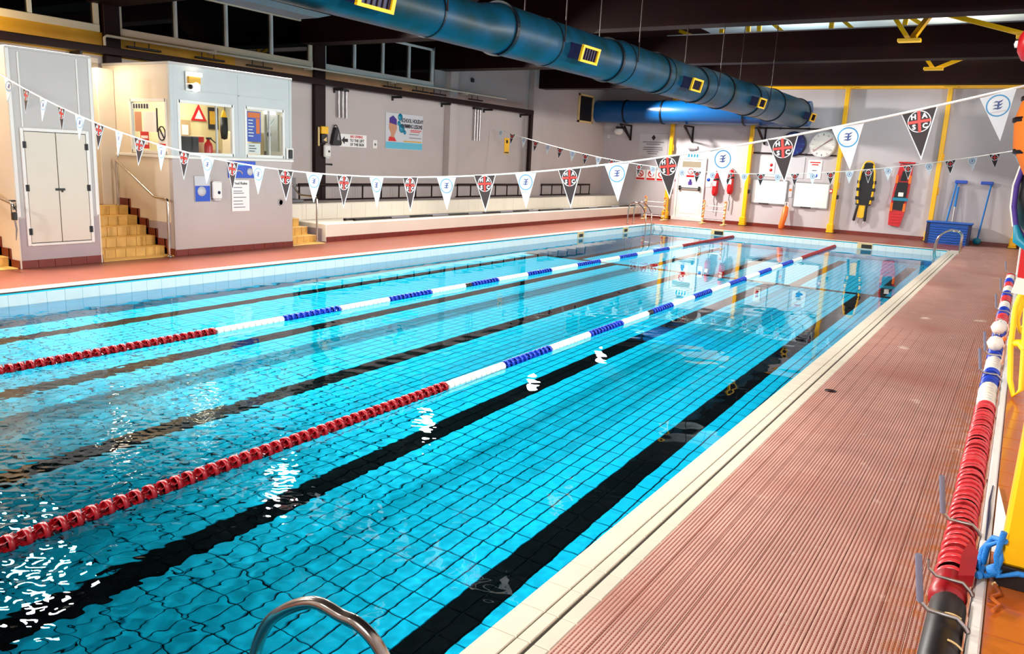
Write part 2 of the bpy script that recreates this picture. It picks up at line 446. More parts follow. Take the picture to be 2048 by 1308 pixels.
def is_black(x, y):
    if 17.3 < y < 17.55 and PX0+.45 < x < PX1-.3: return True
    return any(abs(x-l) < .125 for l in LINES) and 1.6 < y < 25.6
GX, GY = .0062, .0052
def tile_mesh(m): return pad(-.0625+GX, .0625-GX, -.125+GY, .125-GY, 0, .012, .003).mesh('tile', m)
tm = {False: tile_mesh('pool_tile'), True: tile_mesh('pool_black')}
xg = np.arange(-2.47+.0625, PX1, .125); xg = np.concatenate([np.arange(-2.47-.0625, PX0, -.125)[::-1], xg])
restc, restb = MB(), MB(); cand = []
for y in np.arange(.8, PY1-.1, .25):
    for x in xg:
        yc = y+.125
        cand.append((math.hypot(x, yc), x, yc))
cand.sort()
def in_view(x, y):                 # rough test: ahead of the lower edge of the picture
    return y > 1.55+(x+3.4)*.62 and y > 1.5
cnt = 0
def zq(y): return fz(y)
for d, x, y in cand:
    bl = is_black(x, y)
    if cnt < 300 and in_view(x, y):
        cnt += 1; o = obj('tile', tm[bl], pool, (x, y, FZ))
    else:
        q = pad(x-.0625+GX, x+.0625-GX, y-.125+GY, y+.125-GY, 0, .012, .003)
        vs = [(v[0], v[1], v[2]+zq(v[1])) for v in q.v]
        (restb if bl else restc).add(vs, q.f)
t1 = stuff(pool, 'floor_tiles', restc, 'pool_tile'); t2 = stuff(pool, 'lane_line_tiles', restb, 'pool_black')

# water surface: a rippled mesh, choppier at the near left, almost flat far away
def make_water():
    rng = np.random.default_rng(3)
    ysv = [PY0]
    while ysv[-1] < PY1: ysv.append(ysv[-1]+(.013 if ysv[-1] < 6 else .035 if ysv[-1] < 12 else .09))
    ysv[-1] = PY1; ysv = np.array(ysv); xsv = np.linspace(PX0, PX1, 620)
    X, Y = np.meshgrid(xsv, ysv); Z = np.zeros_like(X)
    rough = np.clip(1.15-(Y-1.0)/9.5, .0, 1)**1.6*np.clip(.32+(-2.6-X)/4.5, .22, 1.0)
    rough = rough*(1+.9*np.exp(-((Y-1.5)/1.0)**2)*np.clip((-2.2-X)/1.0, 0, 1))
    calm = .10+.10*np.clip(1-(Y-3)/16, 0, 1)
    for k in range(96):
        lam = .048*(12.0**rng.random()); a = rng.random()*2*PI; ph = rng.random()*2*PI
        kk = 2*PI/lam; s = np.sin(kk*(X*math.cos(a)+Y*math.sin(a))+ph)
        if lam < .13: Z += s*(.0135/kk)*rough**1.3*np.clip((6.5-Y)/2, 0, 1)
        elif lam < .3: Z += s*(.0065/kk)*(rough*.52+calm*.35)
        else: Z += s*(.0065/kk)*(rough*.35+calm*.75)
    Z += WZ
    ny, nx = X.shape
    co = np.stack([X, Y, Z], -1).reshape(-1, 3)
    i = np.arange((ny-1)*(nx-1)); r, c = i//(nx-1), i % (nx-1); a = r*nx+c
    F = np.stack([a, a+1, a+nx+1, a+nx], -1)
    me = bpy.data.meshes.new('water')
    me.vertices.add(len(co)); me.vertices.foreach_set('co', co.ravel())
    me.loops.add(F.size); me.loops.foreach_set('vertex_index', F.ravel().astype(np.int32))
    me.polygons.add(len(F)); me.polygons.foreach_set('loop_start', (np.arange(len(F))*4).astype(np.int32))
    me.polygons.foreach_set('use_smooth', np.ones(len(F), bool))
    me.update(calc_edges=True); me.validate(); me.materials.append(M['water'])
    o = obj('water', me); o['kind'] = 'structure'; o['label'] = 'clear turquoise pool water with small ripples'
    return o
water = make_water()
CAUSTICS = True
if CAUSTICS:
    water.cycles.is_caustics_caster = True
    for o in [pool]+list(pool.children): o.cycles.is_caustics_receiver = True

# copings: nosing row, narrow slot cover, outer row on the right; top row and vertical band on the left and at the far end
def coping(name, label, make): o = make(name); o['label'] = label; return o
def right_coping(name):
    b = MB(); b.box(PX1, -1.41, PY0-.3, 27.2, -.16, -.012)
    o = struct(name, b, 'grout_grey')
    rows = ((PX1, -1.578), (-1.574, -1.506), (-1.49, -1.41)); P = .247
    mes = [pad(a-(a+c)/2+.0015, c-(a+c)/2-.0015, -P/2+.0035, P/2-.0035, 0, .16 if i == 0 else .012, .004).mesh('tile', 'white_tile') for i, (a, c) in enumerate(rows)]
    k = 0
    while PY0-.3+P*(k+1) <= 27.2 and k < 100:
        for i, (a, c) in enumerate(rows): obj('tile', mes[i], o, ((a+c)/2, 1.2+P*(k+.5), 0))
        k += 1
    r = MB(); r.box(PX1, -1.41, PY0-.3, 1.2, -.15, 0); r.box(PX1, -1.41, 1.2+P*k, 27.2, -.15, 0); stuff(o, 'end_tiles', r, 'white_tile')
    return o
coping('trim_2', 'cream tiled pool edge along the right side', right_coping)
def band_coping(name, left):
    b = MB()
    if left: b.box(PX0-.28, PX0-.004, PY0-.3, 27.2, -.4, -.012)
    else: b.box(PX0, PX1, PY1+.004, 27.2, -.4, -.012)
    o = struct(name, b, 'black' if False else 'grout_grey'); P = .248
    if left:
        top = pad(-.118, .118, -P/2+.0015, P/2-.0015, 0, .012, .004).mesh('tile', 'white_tile')
        side = MB().box(-.006, .006, -P/2+.0015, P/2-.0015, -.1, .08, ch=.003).mesh('tile', 'band_tile')
        for k in range(106):
            y = .7+P*(k+.5)
            obj('tile', top, o, (PX0-.158, y, 0)); obj('tile', side, o, (PX0, y, -.118))
    else:
        top = pad(-P/2+.0015, P/2-.0015, -.118, .118, 0, .012, .004).mesh('tile', 'white_tile')
        side = MB().box(-P/2+.0015, P/2-.0015, -.006, .006, -.1, .08, ch=.003).mesh('tile', 'band_tile')
        for k in range(38):
            x = PX0+P*(k+.5)
            if x > PX1: break
            obj('tile', top, o, (x, PY1+.158, 0)); obj('tile', side, o, (x, PY1, -.118))
    g = MB()          # dark overflow slot between the top row and the band
    if left: g.box(PX0-.034, PX0-.006, PY0, PY1, -.03, -.006)
    else: g.box(PX0, PX1, PY1+.006, PY1+.034, -.03, -.006)
    part(o, 'overflow_slot', g, 'black')
    return o
a = band_coping('trim_3', True); a['label'] = 'white tiled pool edge along the left side'
a = band_coping('trim_4', False); a['label'] = 'white tiled pool edge at the far end'

# ------------------------------------------------------------------ room shell
Y0, YW, XL = -3.0, 30.4, -15.0
w = MB()
w.box(XL-.2, XL, Y0, 9.0, 0, 3.9); w.box(XL-.2, XL, 9.0, 19.6, 0, 3.9); w.box(XL-.2, XL, 19.6, 25.0, 0, 5.1); w.box(XL-.2, XL, 25.0, YW, 0, 5.1)
w.box(XL-.2, XL, 19.05, 19.6, 3.9, 5.1)
wl = struct('wall_left', w, 'lilac_wall')
w = MB(); w.box(XL-.2, XL-.02, Y0, YW, 5.05, 7.0); struct('wall_left_upper', w, 'brown_beam')
w = MB(); w.box(XL-2.2, XL-2, Y0, 19.6, 3.2, 5.4); w.box(XL-2.2, XL-.2, Y0, 19.6, 3.2, 3.3); struct('wall_gallery', w, 'dark_room')
w = MB(); w.box(XL, .9, YW, YW+.2, 0, 5.05); wf = struct('wall_far', w, 'far_wall')
w = MB(); w.box(XL, .9, YW+.05, YW+.2, 5.05, 7.0); struct('wall_far_upper', w, 'brown_beam')
w = MB(); w.box(.42, .6, Y0, YW, .42, 7); struct('wall_right', w, 'far_wall')
w = MB(); w.box(XL-.2, .6, Y0-.2, Y0, 0, 7); struct('wall_near', w, 'lilac_wall')
w = MB(); w.box(XL-.2, .6, Y0, YW, 6.9, 7.05); struct('ceiling', w, 'ceiling')
# strips under the clerestory
w = MB(); w.box(XL, XL+.03, Y0, 12.0, 3.55, 3.97, 0); w.box(XL, XL+.03, 12.0, 19.0, 3.6, 3.97, 1)
struct('trim_5', w, ['ochre', 'tan'])
w = MB()
for y0, y1 in ((9.0, 9.32), (14.27, 14.62)): w.box(XL, XL+.12, y0, y1, 0, 5.1)
for i, (y0, y1) in enumerate(((9.0, 9.32), (14.27, 14.62))):
    w = MB(); w.box(XL, XL+.12, y0, y1, 0, 5.1, ch=.01); struct('column_left_%d' % (i+1), w, 'brown_post')
for i, (y0, y1) in enumerate(((19.58, 19.92), (24.32, 25.05))):
    w = MB(); w.box(XL, XL+.22, y0, y1, 0, 5.15, ch=.01); struct('column_left_%d' % (i+3), w, 'lilac_wall')
# clerestory windows
def clerestory(k, y0, y1, npane):
    z0, z1 = 3.97, 5.02
    f = MB(); f.box(XL-.05, XL+.07, y0, y1, z0, z0+.13, ch=.008); f.box(XL-.05, XL+.05, y0, y1, z1-.06, z1, ch=.008)
    f.box(XL-.05, XL+.05, y0, y0+.06, z0, z1); f.box(XL-.05, XL+.05, y1-.09, y1, z0, z1)
    o = struct('window_%d' % k, f, 'window_frame' if k < 3 else 'white_paint')
    p = (y1-y0)/npane
    for i in range(1, npane):
        m = MB(); m.box(XL-.04, XL+.05, y0+p*i-.03, y0+p*i+.03, z0+.13, z1-.06); part(o, 'mullion', m, 'white_paint')
    for i in range(npane):
        m = MB(); m.box(XL-.01, XL, y0+p*i+.03, y0+p*(i+1)-.03, z0+.13, z1-.06); part(o, 'pane', m, 'dark_glass')
clerestory(1, 2.8, 8.95, 5); clerestory(2, 9.34, 14.25, 4); clerestory(3, 14.64, 18.95, 4)
# skirting on the far wall
b = MB(); b.box(XL+2.0, .2, YW-.015, YW, 0, .13); bo = struct('baseboard_far', b, 'skirt_red')
# deep roof beams: low over the spectators' side, stepping up over the pool
for i, (y0, y1, z0, z1) in enumerate(((8.75, 9.3, 5.25, 6.5), (13.9, 14.4, 5.25, 6.5), (19.05, 19.6, 5.36, 6.6), (24.6, 25.1, 5.19, 6.02), (29.8, 30.35, 5.06, 5.85))):
    b = MB(); zl = 4.47 if i < 4 else z0
    b.prism([(XL+.001, zl), (-11.3, zl), (-10.2, z0), (.42, z0), (.42, z1), (XL+.001, z1)], 'y', y0, y1); struct('beam_%d' % (i+1), b, 'brown_beam')
    if i in (2, 3, 4):
        e = MB(); e.box(-10.2, .42, y0-.02, y0+.02, z1, z1+.03); struct('trim_%d' % (6+i), e, 'grey')
b = MB(); b.box(-10.5, .4, 25.3, 30.2, 6.84, 6.9); rp = struct('ceiling_panel', b, 'roof_panel')

# ------------------------------------------------------------------ left side: stairs, cupboard, booth, benches
XF = -12.92
def stairs(y0, y1, label, n=5, r=.165, t=.27):
    o = thing('staircase', label, 'stairs', (-13.6, (y0+y1)/2, 0), 'tiled stairs up to the spectator platform')
    x0 = -13.22; nt = max(3, round((y1-y0)/.2)); tw = (y1-y0)/nt
    b = MB().box(x0, -12.93, y0, y1, 0, .018, ch=.004); part(o, 'landing_slab', b, 'yellow_tile')
    ris = MB().box(-.006, .006, -tw/2+.003, tw/2-.003, 0, r-.012, ch=.003).mesh('tile', 'yellow_tile')
    nose = MB().box(-t-.005, .018, -tw/2+.003, tw/2-.003, -.012, .004, ch=.003).mesh('tread_tile', 'yellow_tile')
    for i in range(n):
        xf = x0-i*t; b = MB().box(xf-t-.02 if i < n-1 else -14.98, xf, y0, y1, 0 if i == 0 else r*i-.02, r*(i+1)-.008)
        s = part(o, 'step', b, 'grout_tan')
        for k in range(nt):
            yc = y0+tw*(k+.5); obj('tile', ris, s, (xf+.004, yc, r*i)); obj('tread_tile', nose, s, (xf, yc, r*(i+1)-.004))
    return o
stairs(4.3, 6.22, 'tiled stairs at the edge of the picture left of the cupboard')
stairs(7.59, 8.925, 'yellow tiled stairs between the white cupboard and the glazed booth')
stairs(11.75, 12.68, 'short tiled stairs between the booth and the white benches')
p = MB(); p.box(-14.98, -14.3, 4.3, 6.2, .6, .815); p.box(-14.98, -14.3, 7.6, 8.9, .6, .815); p.box(-14.98, -14.3, 11.8, 12.68, .6, .815); p.box(-14.98, -14.72, 12.69, YW, 0, .80)
struct('platform', p, 'lilac_dado')
def stepped_skirting(parent, y, s, n=5, x0=-13.22, r=.165, t=.27, h=.13):
    b = MB()
    for i in range(n):
        xf = x0-i*t; z = r*(i+1); b.box(xf-t-.001, xf+.03, y, y+.016*s, z-.0, z+h); b.box(xf-.0, xf+.06, y, y+.016*s, z-r, z+h)
    b.box(x0, XF, y, y+.016*s, 0, h)
    part(parent, 'stepped_skirting', b, 'skirt_red')

def skirting_tiles(parent, x, y0, y1, h=.125, name='skirting_tile'):
    n = max(1, round((y1-y0)/.248)); w = (y1-y0)/n
    me = MB().box(-.006, .008, -w/2+.002, w/2-.002, 0, h, ch=.003).mesh('skirting_tile', 'skirt_red')
    for k in range(n): obj(name, me, parent, (x, y0+w*(k+.5), 0))

def cupboard():
    y0, y1, zt = 6.26, 7.55, 3.3
    o = thing('storage_cupboard', 'tall pale grey cupboard with double white doors left of the stairs', 'cupboard', (-13.9, 6.9, 0))
    b = MB(); b.box(-14.95, XF-.02, y0+.02, y1-.02, 0, zt-.02); part(o, 'carcass', b, 'cream_paint')
    b = MB()                                                    # front panel with its door opening and frames
    b.box(XF-.02, XF, y0, 6.43, .78, zt); b.box(XF-.02, XF, 7.39, y1, .78, zt); b.box(XF-.02, XF, 6.43, 7.39, 2.1, zt)
    part(o, 'front_panel', b, 'cupboard_grey')
    b = MB(); b.box(XF-.02, XF-.001, y0, 6.43, .12, .78); b.box(XF-.02, XF-.001, 7.39, y1, .12, .78); b.box(XF-.02, XF-.001, 6.43, 7.39, .12, .385)
    part(o, 'dado_panel', b, 'lilac_dado', 'lilac lower panel')
    for s, yy in ((-1, y0), (1, y1)):
        b = MB(); b.box(-14.95, XF+.012, yy-.012, yy+.012, .0, zt, ch=.005); part(o, 'side_panel', b, 'cream_paint')
        b = MB(); b.box(XF-.001, XF+.014, yy+(0 if s < 0 else -.05), yy+(.05 if s < 0 else 0), .8, zt, ch=.004); part(o, 'corner_trim', b, 'white_paint')
    b = MB(); b.box(-14.95, XF+.015, y0, y1, zt-.03, zt+.01, ch=.005); part(o, 'top', b, 'cupboard_grey')
    for yy in (6.42, 7.30):
        b = MB(); b.box(XF, XF+.012, yy, yy+.025, 2.15, zt-.06, ch=.003); part(o, 'cover_strip', b, 'white_paint')
    b = MB(); z0, z1 = .39, 2.09
    b.box(XF, XF+.025, 6.38, 6.43, z0-.04, z1+.05, ch=.005); b.box(XF, XF+.025, 7.39, 7.44, z0-.04, z1+.05, ch=.005); b.box(XF, XF+.025, 6.43, 7.39, z1+.005, z1+.055, ch=.005)
    b.box(XF, XF+.025, 6.43, 7.39, z0-.045, z0-.005, ch=.005); part(o, 'door_frame', b, 'white_paint')
    b = MB(); b.box(XF-.018, XF-.012, 6.43, 7.39, z0-.005, z1+.005); part(o, 'door_recess', b, 'black')
    for ya, yb, hy in ((6.438, 6.904, 6.43), (6.916, 7.382, 7.39)):
        b = MB(); b.box(XF-.008, XF+.018, ya, yb, z0+.006, z1-.004, ch=.004); d = part(o, 'door', b, 'door_cream')
        for hz in (z0+.18, (z0+z1)/2, z1-.2):
            h = MB(); h.box(XF+.012, XF+.03, hy-.028, hy+.028, hz-.05, hz+.05, ch=.004); h.tube([(XF+.032, hy, hz-.05), (XF+.032, hy, hz+.05)], .008); part(d, 'hinge', h, 'black')
    b = MB(); b.box(XF+.018, XF+.034, 6.85, 7.0, 1.2, 1.235, ch=.004); b.tube([(XF+.04, 6.95, 1.175), (XF+.04, 6.95, 1.2)], .012); part(o, 'latch', b, 'black')
    skirting_tiles(o, XF, y0, y1)
    stepped_skirting(o, y0-.012, -1); stepped_skirting(o, y1+.012, 1)
cupboard()

def booth():
    y0, y1, zt = 8.95, 11.73, 3.4; xb = -14.95
    o = thing('control_booth', 'white lifeguard booth with lit windows above a lilac wall', 'booth', (-13.9, 10.3, 0))
    W1, W2, ZA, ZB = (9.12, 10.27), (10.58, 11.51), 1.85, 2.75; SW = (-14.1, -13.05)
    b = MB(); b.box(XF-.1, XF, y0, y1, .1, 1.78); b.box(xb, XF-.1, y1-.1, y1, .1, 1.78); part(o, 'lower_wall', b, 'lilac_wall')
    b = MB(); b.box(xb, XF-.1, y0, y0+.1, .6, 1.78); part(o, 'side_wall', b, 'cream_paint'); b = MB(); b.box(xb, XF-.1, y0, y0+.1, 0, .6); part(o, 'side_dado', b, 'lilac_dado')
    b = MB(); b.box(XF-.06, XF-.004, y0+.0, y1, ZB, zt); b.box(XF-.06, XF-.004, y0, W1[0], 1.78, ZB); b.box(XF-.06, XF-.004, W1[1], W2[0], 1.78, ZB); b.box(XF-.06, XF-.004, W2[1], y1, 1.78, ZB)
    b.box(XF-.06, XF-.004, W1[0], W1[1], 1.78, ZA); b.box(XF-.06, XF-.004, W2[0], W2[1], 1.78, ZA)
    part(o, 'front_panel', b, 'booth_white')
    b = MB(); b.box(xb, XF-.06, y0+.004, y0+.06, ZB, zt); b.box(xb, SW[0], y0+.004, y0+.06, 1.78, ZB); b.box(SW[1], XF-.06, y0+.004, y0+.06, 1.78, ZB); b.box(SW[0], SW[1], y0+.004, y0+.06, 1.78, ZA)
    part(o, 'side_panel', b, 'cream_paint')
    b = MB(); b.box(xb, XF-.06, y1-.06, y1-.004, 1.78, zt); part(o, 'end_panel', b, 'booth_white')
    b = MB(); b.box(xb, xb+.05, y0+.1, y1-.1, .9, zt-.05); part(o, 'inner_back', b, 'booth_inner')
    b = MB(); b.box(xb, XF-.1, y0+.1, y1-.1, .82, .9); part(o, 'inner_floor', b, 'grey')
    b = MB(); b.box(xb, XF+.015, y0-.015, y1+.015, zt-.03, zt+.015, ch=.006); part(o, 'roof', b, 'cupboard_grey')
    for yy in (y0+.03, y1-.03):
        b = MB(); b.box(XF-.05, XF+.008, yy-.035, yy+.035, 1.78, zt-.03, ch=.006); part(o, 'corner_post', b, 'booth_white')
    b = MB(); b.box(XF-.008, XF+.004, 10.40, 10.43, 1.86, zt-.06, ch=.002); part(o, 'cover_strip', b, 'booth_white')
    for z in (2.95,):
        b = MB(); b.box(XF-.008, XF+.004, y0+.25, y1-.2, z, z+.018, ch=.002); part(o, 'panel_joint', b, 'booth_white')
    b = MB(); b.box(XF-.08, XF+.05, y0-.03, y1+.01, 1.75, 1.80, ch=.008); b.box(xb, XF-.08, y0-.03, y0+.06, 1.75, 1.80, ch=.008); part(o, 'window_sill', b, 'white_paint')
    for (a, c) in (W1, W2):
        f = MB()
        for q in ((a-.03, a+.02, ZA-.03, ZB+.03), (c-.02, c+.03, ZA-.03, ZB+.03), (a, c, ZB-.02, ZB+.03), (a, c, ZA-.03, ZA+.02)): f.box(XF-.05, XF+.01, *q)
        fr = part(o, 'window_frame', f, 'white_paint')
        m = (a+c)/2+(.22 if a < 10 else .12)
        h = MB(); h.box(XF-.035, XF-.03, a+.02, c-.02, ZA+.02, ZB-.02); part(fr, 'pane', h, 'clear_glass')
        h = MB(); h.box(XF-.034, XF+.0, m-.012, m+.012, ZA+.02, ZB-.02); part(fr, 'mullion', h, 'booth_white')
    f = MB()
    for q in ((SW[0]-.03, SW[0]+.02, ZA-.03, ZB+.03), (SW[1]-.02, SW[1]+.03, ZA-.03, ZB+.03), (SW[0], SW[1], ZB-.02, ZB+.03), (SW[0], SW[1], ZA-.03, ZA+.02)): f.box(q[0], q[1], y0-.01, y0+.05, q[2], q[3])
    fr = part(o, 'window_frame', f, 'white_paint'); h = MB(); h.box(SW[0], SW[1], y0+.03, y0+.035, ZA, ZB); part(fr, 'pane', h, 'clear_glass')
    skirting_tiles(o, XF, y0, y1, .115)
    stepped_skirting(o, y0, -1); stepped_skirting(o, y1, 1)
    b = MB(); b.lathe([(.0, -.004), (.07, -.004), (.07, .012), (.05, .016), (.05, .004), (0, .004)], 18, (XF, 11.42, .93), 'x'); s = part(o, 'wall_socket', b, 'brushed')
    h = MB(); h.lathe([(0, .006), (.047, .006)], 18, (XF, 11.42, .93), 'x'); part(s, 'socket_cover', h, 'black')
    return o
booth()
# inside the booth
def lines(parent, x, y0, y1, zs, h, m, facing='+x', name='print_line'):
    b = MB()
    for i, z in enumerate(zs):
        f = .62+.38*random.random(); yb = y0+(y1-y0)*f
        if facing == '+x': b.box(x, x+.002, y0, yb, z, z+h)
        else: b.box(y0, yb, x-.002, x, z, z+h)
    return part(parent, name, b, m)
def board(name, label, cat, x, y0, y1, z0, z1, m, th=.012, group=None):
    o = thing(name, label, cat, (x, (y0+y1)/2, z0), group)
    b = MB(); b.box(x, x+th, y0, y1, z0, z1, ch=.003); part(o, 'panel', b, m); return o
xi = -14.88
o = thing('desk_monitor', 'black computer monitor behind the first booth window', 'monitor', (-13.35, 9.7, 1.4))
part(o, 'screen', MB().box(-13.4, -13.36, 9.46, 9.84, 1.76, 2.16, ch=.01), 'black_gloss'); part(o, 'stand', MB().box(-13.44, -13.38, 9.6, 9.7, 1.42, 1.8, ch=.01), 'black'); part(o, 'foot', MB().box(-13.5, -13.3, 9.52, 9.78, 1.402, 1.42, ch=.006), 'black')
o = thing('desk', 'cream worktop under the booth windows', 'desk', (-13.4, 10.3, .9))
part(o, 'worktop', MB().box(-13.75, -13.05, 9.1, 11.2, 1.36, 1.4, ch=.01), 'booth_inner')
for y in (9.14, 11.15): part(o, 'leg', MB().box(-13.7, -13.1, y-.03, y+.03, .903, 1.36), 'booth_inner')
o = thing('fire_extinguisher', 'red fire extinguisher inside the booth window', 'extinguisher', (-13.3, 10.0, 1.4))
part(o, 'cylinder', MB().lathe([(0, 1.40), (.075, 1.40), (.08, 1.43), (.08, 1.98), (.07, 2.04), (.03, 2.09), (.03, 2.12), (0, 2.12)], 16, (-13.3, 10.0, 0)), 'red')
part(o, 'valve', MB().box(-13.34, -13.26, 9.97, 10.06, 2.12, 2.16, ch=.01), 'black'); part(o, 'hose', MB().tube([(-13.27, 10.04, 2.13), (-13.22, 10.12, 2.05), (-13.2, 10.1, 1.7)], .012), 'black')
o = thing('storage_unit', 'cream cabinet on the booth back wall', 'cabinet', (-14.0, 11.4, 1.0))
part(o, 'body', MB().box(-14.5, -13.6, 11.25, 11.6, .903, 2.32, ch=.01), 'booth_inner'); part(o, 'door', MB().box(-14.48, -14.06, 11.235, 11.25, 1.0, 2.29, ch=.006), 'cream_paint'); part(o, 'door', MB().box(-14.04, -13.62, 11.235, 11.25, 1.0, 2.29, ch=.006), 'cream_paint')
o = thing('warning_sign', 'red and white triangle sign on the booth back wall', 'sign', (xi, 10.95, 2.5))
part(o, 'triangle', MB().prism([(10.78, 2.5), (11.16, 2.5), (10.97, 2.84)], 'x', xi, xi+.01), 'red'); part(o, 'centre', MB().prism([(10.87, 2.54), (11.07, 2.54), (10.97, 2.73)], 'x', xi+.01, xi+.014), 'paper')
o = board('pinned_picture', 'brown framed picture pinned beside the triangle sign', 'picture', xi, 11.2, 11.45, 2.35, 2.8, 'print_dark'); part(o, 'print', MB().box(xi+.012, xi+.016, 11.23, 11.42, 2.45, 2.72), 'ochre')
o = thing('hanging_jacket', 'yellow topped dark jacket hanging in the booth', 'jacket', (-13.3, 10.33, 1.9))
part(o, 'body', MB().lathe([(.03, 2.42), (.07, 2.55), (.075, 2.3), (.06, 2.15), (.0, 2.13)][::-1], 10, (-13.25, 10.33, 0)), 'black', 'dark lower jacket'); part(o, 'collar', MB().lathe([(0.0, 2.7), (.03, 2.66), (.07, 2.53)][::-1], 10, (-13.25, 10.33, 0)), 'yellow', 'yellow collar')
o = board('cork_board', 'tan pin board on the booth back wall', 'board', xi, 10.5, 10.76, 2.1, 2.5, 'tan'); part(o, 'pinned_sheet', MB().box(xi+.012, xi+.016, 10.55, 10.7, 2.2, 2.4), 'paper')
o = thing('red_folder', 'red folder standing behind the monitor on the worktop', 'folder', (-13.55, 9.95, 1.402)); part(o, 'cover', MB().box(-13.62, -13.58, 9.82, 10.12, 1.403, 2.18, ch=.006), 'booth_inner'); part(o, 'label_strip', MB().box(-13.58, -13.574, 9.83, 10.11, 2.06, 2.16), 'red')
o = thing('document_tray', 'orange and white trays on the booth worktop', 'tray', (-13.3, 10.9, 1.4))
for k, c in enumerate(('booth_inner', 'orange', 'wood_pale')): part(o, 'tray', MB().box(-13.5, -13.15, 10.2, 11.05, 1.68+.07*k, 1.73+.07*k, ch=.006), c)
part(o, 'side', MB().box(-13.5, -13.15, 11.05, 11.07, 1.4, 1.93), 'booth_inner'); part(o, 'side', MB().box(-13.5, -13.15, 10.18, 10.2, 1.4, 1.93), 'booth_inner')
o = thing('safety_poster', 'blue poster with orange heading in the second booth window', 'poster', (XF-.07, 10.83, 2.1))
part(o, 'sheet', MB().box(XF-.072, XF-.068, 10.66, 11.0, 2.12, 2.7), 'sign_blue'); part(o, 'heading', MB().box(XF-.068, XF-.066, 10.68, 10.98, 2.58, 2.68), 'orange'); part(o, 'figure', MB().box(XF-.068, XF-.066, 10.88, 10.97, 2.28, 2.57), 'orange')
lines(o, XF-.068, 10.69, 10.85, [2.52, 2.46, 2.4, 2.34, 2.28, 2.22], .02, 'paper')
o = thing('notice_sheet', 'plain grey sheet in the right end of the second booth window', 'sheet', (XF-.07, 11.28, 1.95))
part(o, 'sheet', MB().box(XF-.074, XF-.068, 11.08, 11.47, 1.95, 2.68), 'mirror_panel'); part(o, 'emblem', MB().lathe([(0, .0), (.05, .0), (.05, .003), (0, .003)], 14, (XF-.068, 11.2, 2.28), 'x'), 'print_dark'); part(o, 'diagonal_mark', MB().bar((XF-.066, 11.15, 2.35), (XF-.066, 11.35, 2.6), .015), 'paper')
o = thing('notice_sheet', 'small white sheet under the blue safety poster', 'sheet', (XF-.07, 10.8, 1.9)); part(o, 'sheet', MB().box(XF-.072, XF-.068, 10.66, 10.98, 1.88, 2.09), 'paper'); lines(o, XF-.068, 10.7, 10.92, [2.03, 1.98, 1.93], .02, 'print_grey')
# notices in the side window of the booth
ys_ = 8.965
def side_notice(label, x0, x1, z0, z1, m, cat='notice'):
    o = thing('window_notice', label, cat, ((x0+x1)/2, ys_, z0)); part(o, 'sheet', MB().box(x0, x1, ys_-.006, ys_, z0, z1), m); return o
o = side_notice('white notice with a dark edge high in the side window', -13.75, -13.35, 2.2, 2.55, 'paper'); part(o, 'edge', MB().box(-13.35, -13.31, ys_-.008, ys_, 2.2, 2.62), 'print_dark'); part(o, 'picture', MB().box(-14.0-.0, -13.8, ys_-.007, ys_, 2.2, 2.55), 'skin')
o = side_notice('row of dark letters along the top of the side window', -14.05, -13.55, 2.6, 2.7, 'paper')
for k in range(6): part(o, 'letter_block', MB().box(-14.03+.08*k, -13.98+.08*k, ys_-.009, ys_-.005, 2.61, 2.69), 'print_dark')
o = side_notice('red and white warning notices low in the side window', -13.85, -13.6, 1.9, 2.2, 'red')
for z in (2.08, 1.97): part(o, 'white_band', MB().box(-13.83, -13.62, ys_-.009, ys_-.005, z, z+.05), 'paper')
o = side_notice('round prohibition sign in the side window', -13.32, -13.085, 1.9, 2.2, 'paper', 'sign')
b = MB(); b.tube([(-13.2+.1*math.cos(2*PI*i/24), ys_-.01, 2.18+.12*math.sin(2*PI*i/24)) for i in range(24)], .012, 6, closed=True); b.bar((-13.27, ys_-.01, 2.27), (-13.13, ys_-.01, 2.09), .02); part(o, 'ring', b, 'print_dark'); part(o, 'red_footer', MB().box(-13.3, -13.09, ys_-.01, ys_-.005, 1.92, 2.0), 'red')

# on the front of the booth
o = thing('wall_lamp', 'square white and brass lamp high on the booth front', 'lamp', (XF, 9.4, 3.0))
part(o, 'backplate', MB().box(XF-.004, XF+.02, 9.26, 9.56, 2.95, 3.28, ch=.006), 'white_paint'); part(o, 'hood', MB().box(XF+.02, XF+.12, 9.28, 9.54, 3.2, 3.27, ch=.01), 'lamp_glow', 'bright white top'); part(o, 'reflector', MB().box(XF+.02, XF+.07, 9.29, 9.53, 3.08, 3.2), 'ochre'); part(o, 'diffuser', MB().lathe([(0, .1), (.06, .09), (.09, .05), (.09, .02)][::-1], 16, (XF, 9.44, 3.03), 'x'), 'lamp_glow', 'bright round diffuser'); part(o, 'lens', MB().lathe([(0, .06), (.04, .05), (.045, .02)][::-1], 12, (XF+.03, 9.33, 3.02), 'x'), 'black_gloss')
o = thing('key_box', 'small black box at the right end of the booth sill', 'box', (XF, 11.67, 1.80)); part(o, 'backplate', MB().box(XF+.012, XF+.02, 11.57, 11.76, 1.81, 2.03, ch=.006), 'white_paint'); part(o, 'cover', MB().box(XF+.02, XF+.05, 11.62, 11.72, 1.82, 2.0, ch=.01), 'black')
o = board('hygiene_board', 'blue and clear leaflet holder on the booth wall', 'board', XF, 9.38, 9.72, .98, 1.45, 'pale_grey'); part(o, 'lower_print', MB().box(XF+.012, XF+.02, 9.385, 9.70, .985, 1.27), 'sign_blue', 'blue printed lower half'); b = MB(); b.lathe([(0, .0), (.09, .0), (.09, .004), (0, .004)], 20, (XF+.02, 9.52, 1.17), 'x'); part(o, 'round_emblem', b, 'pale_grey')
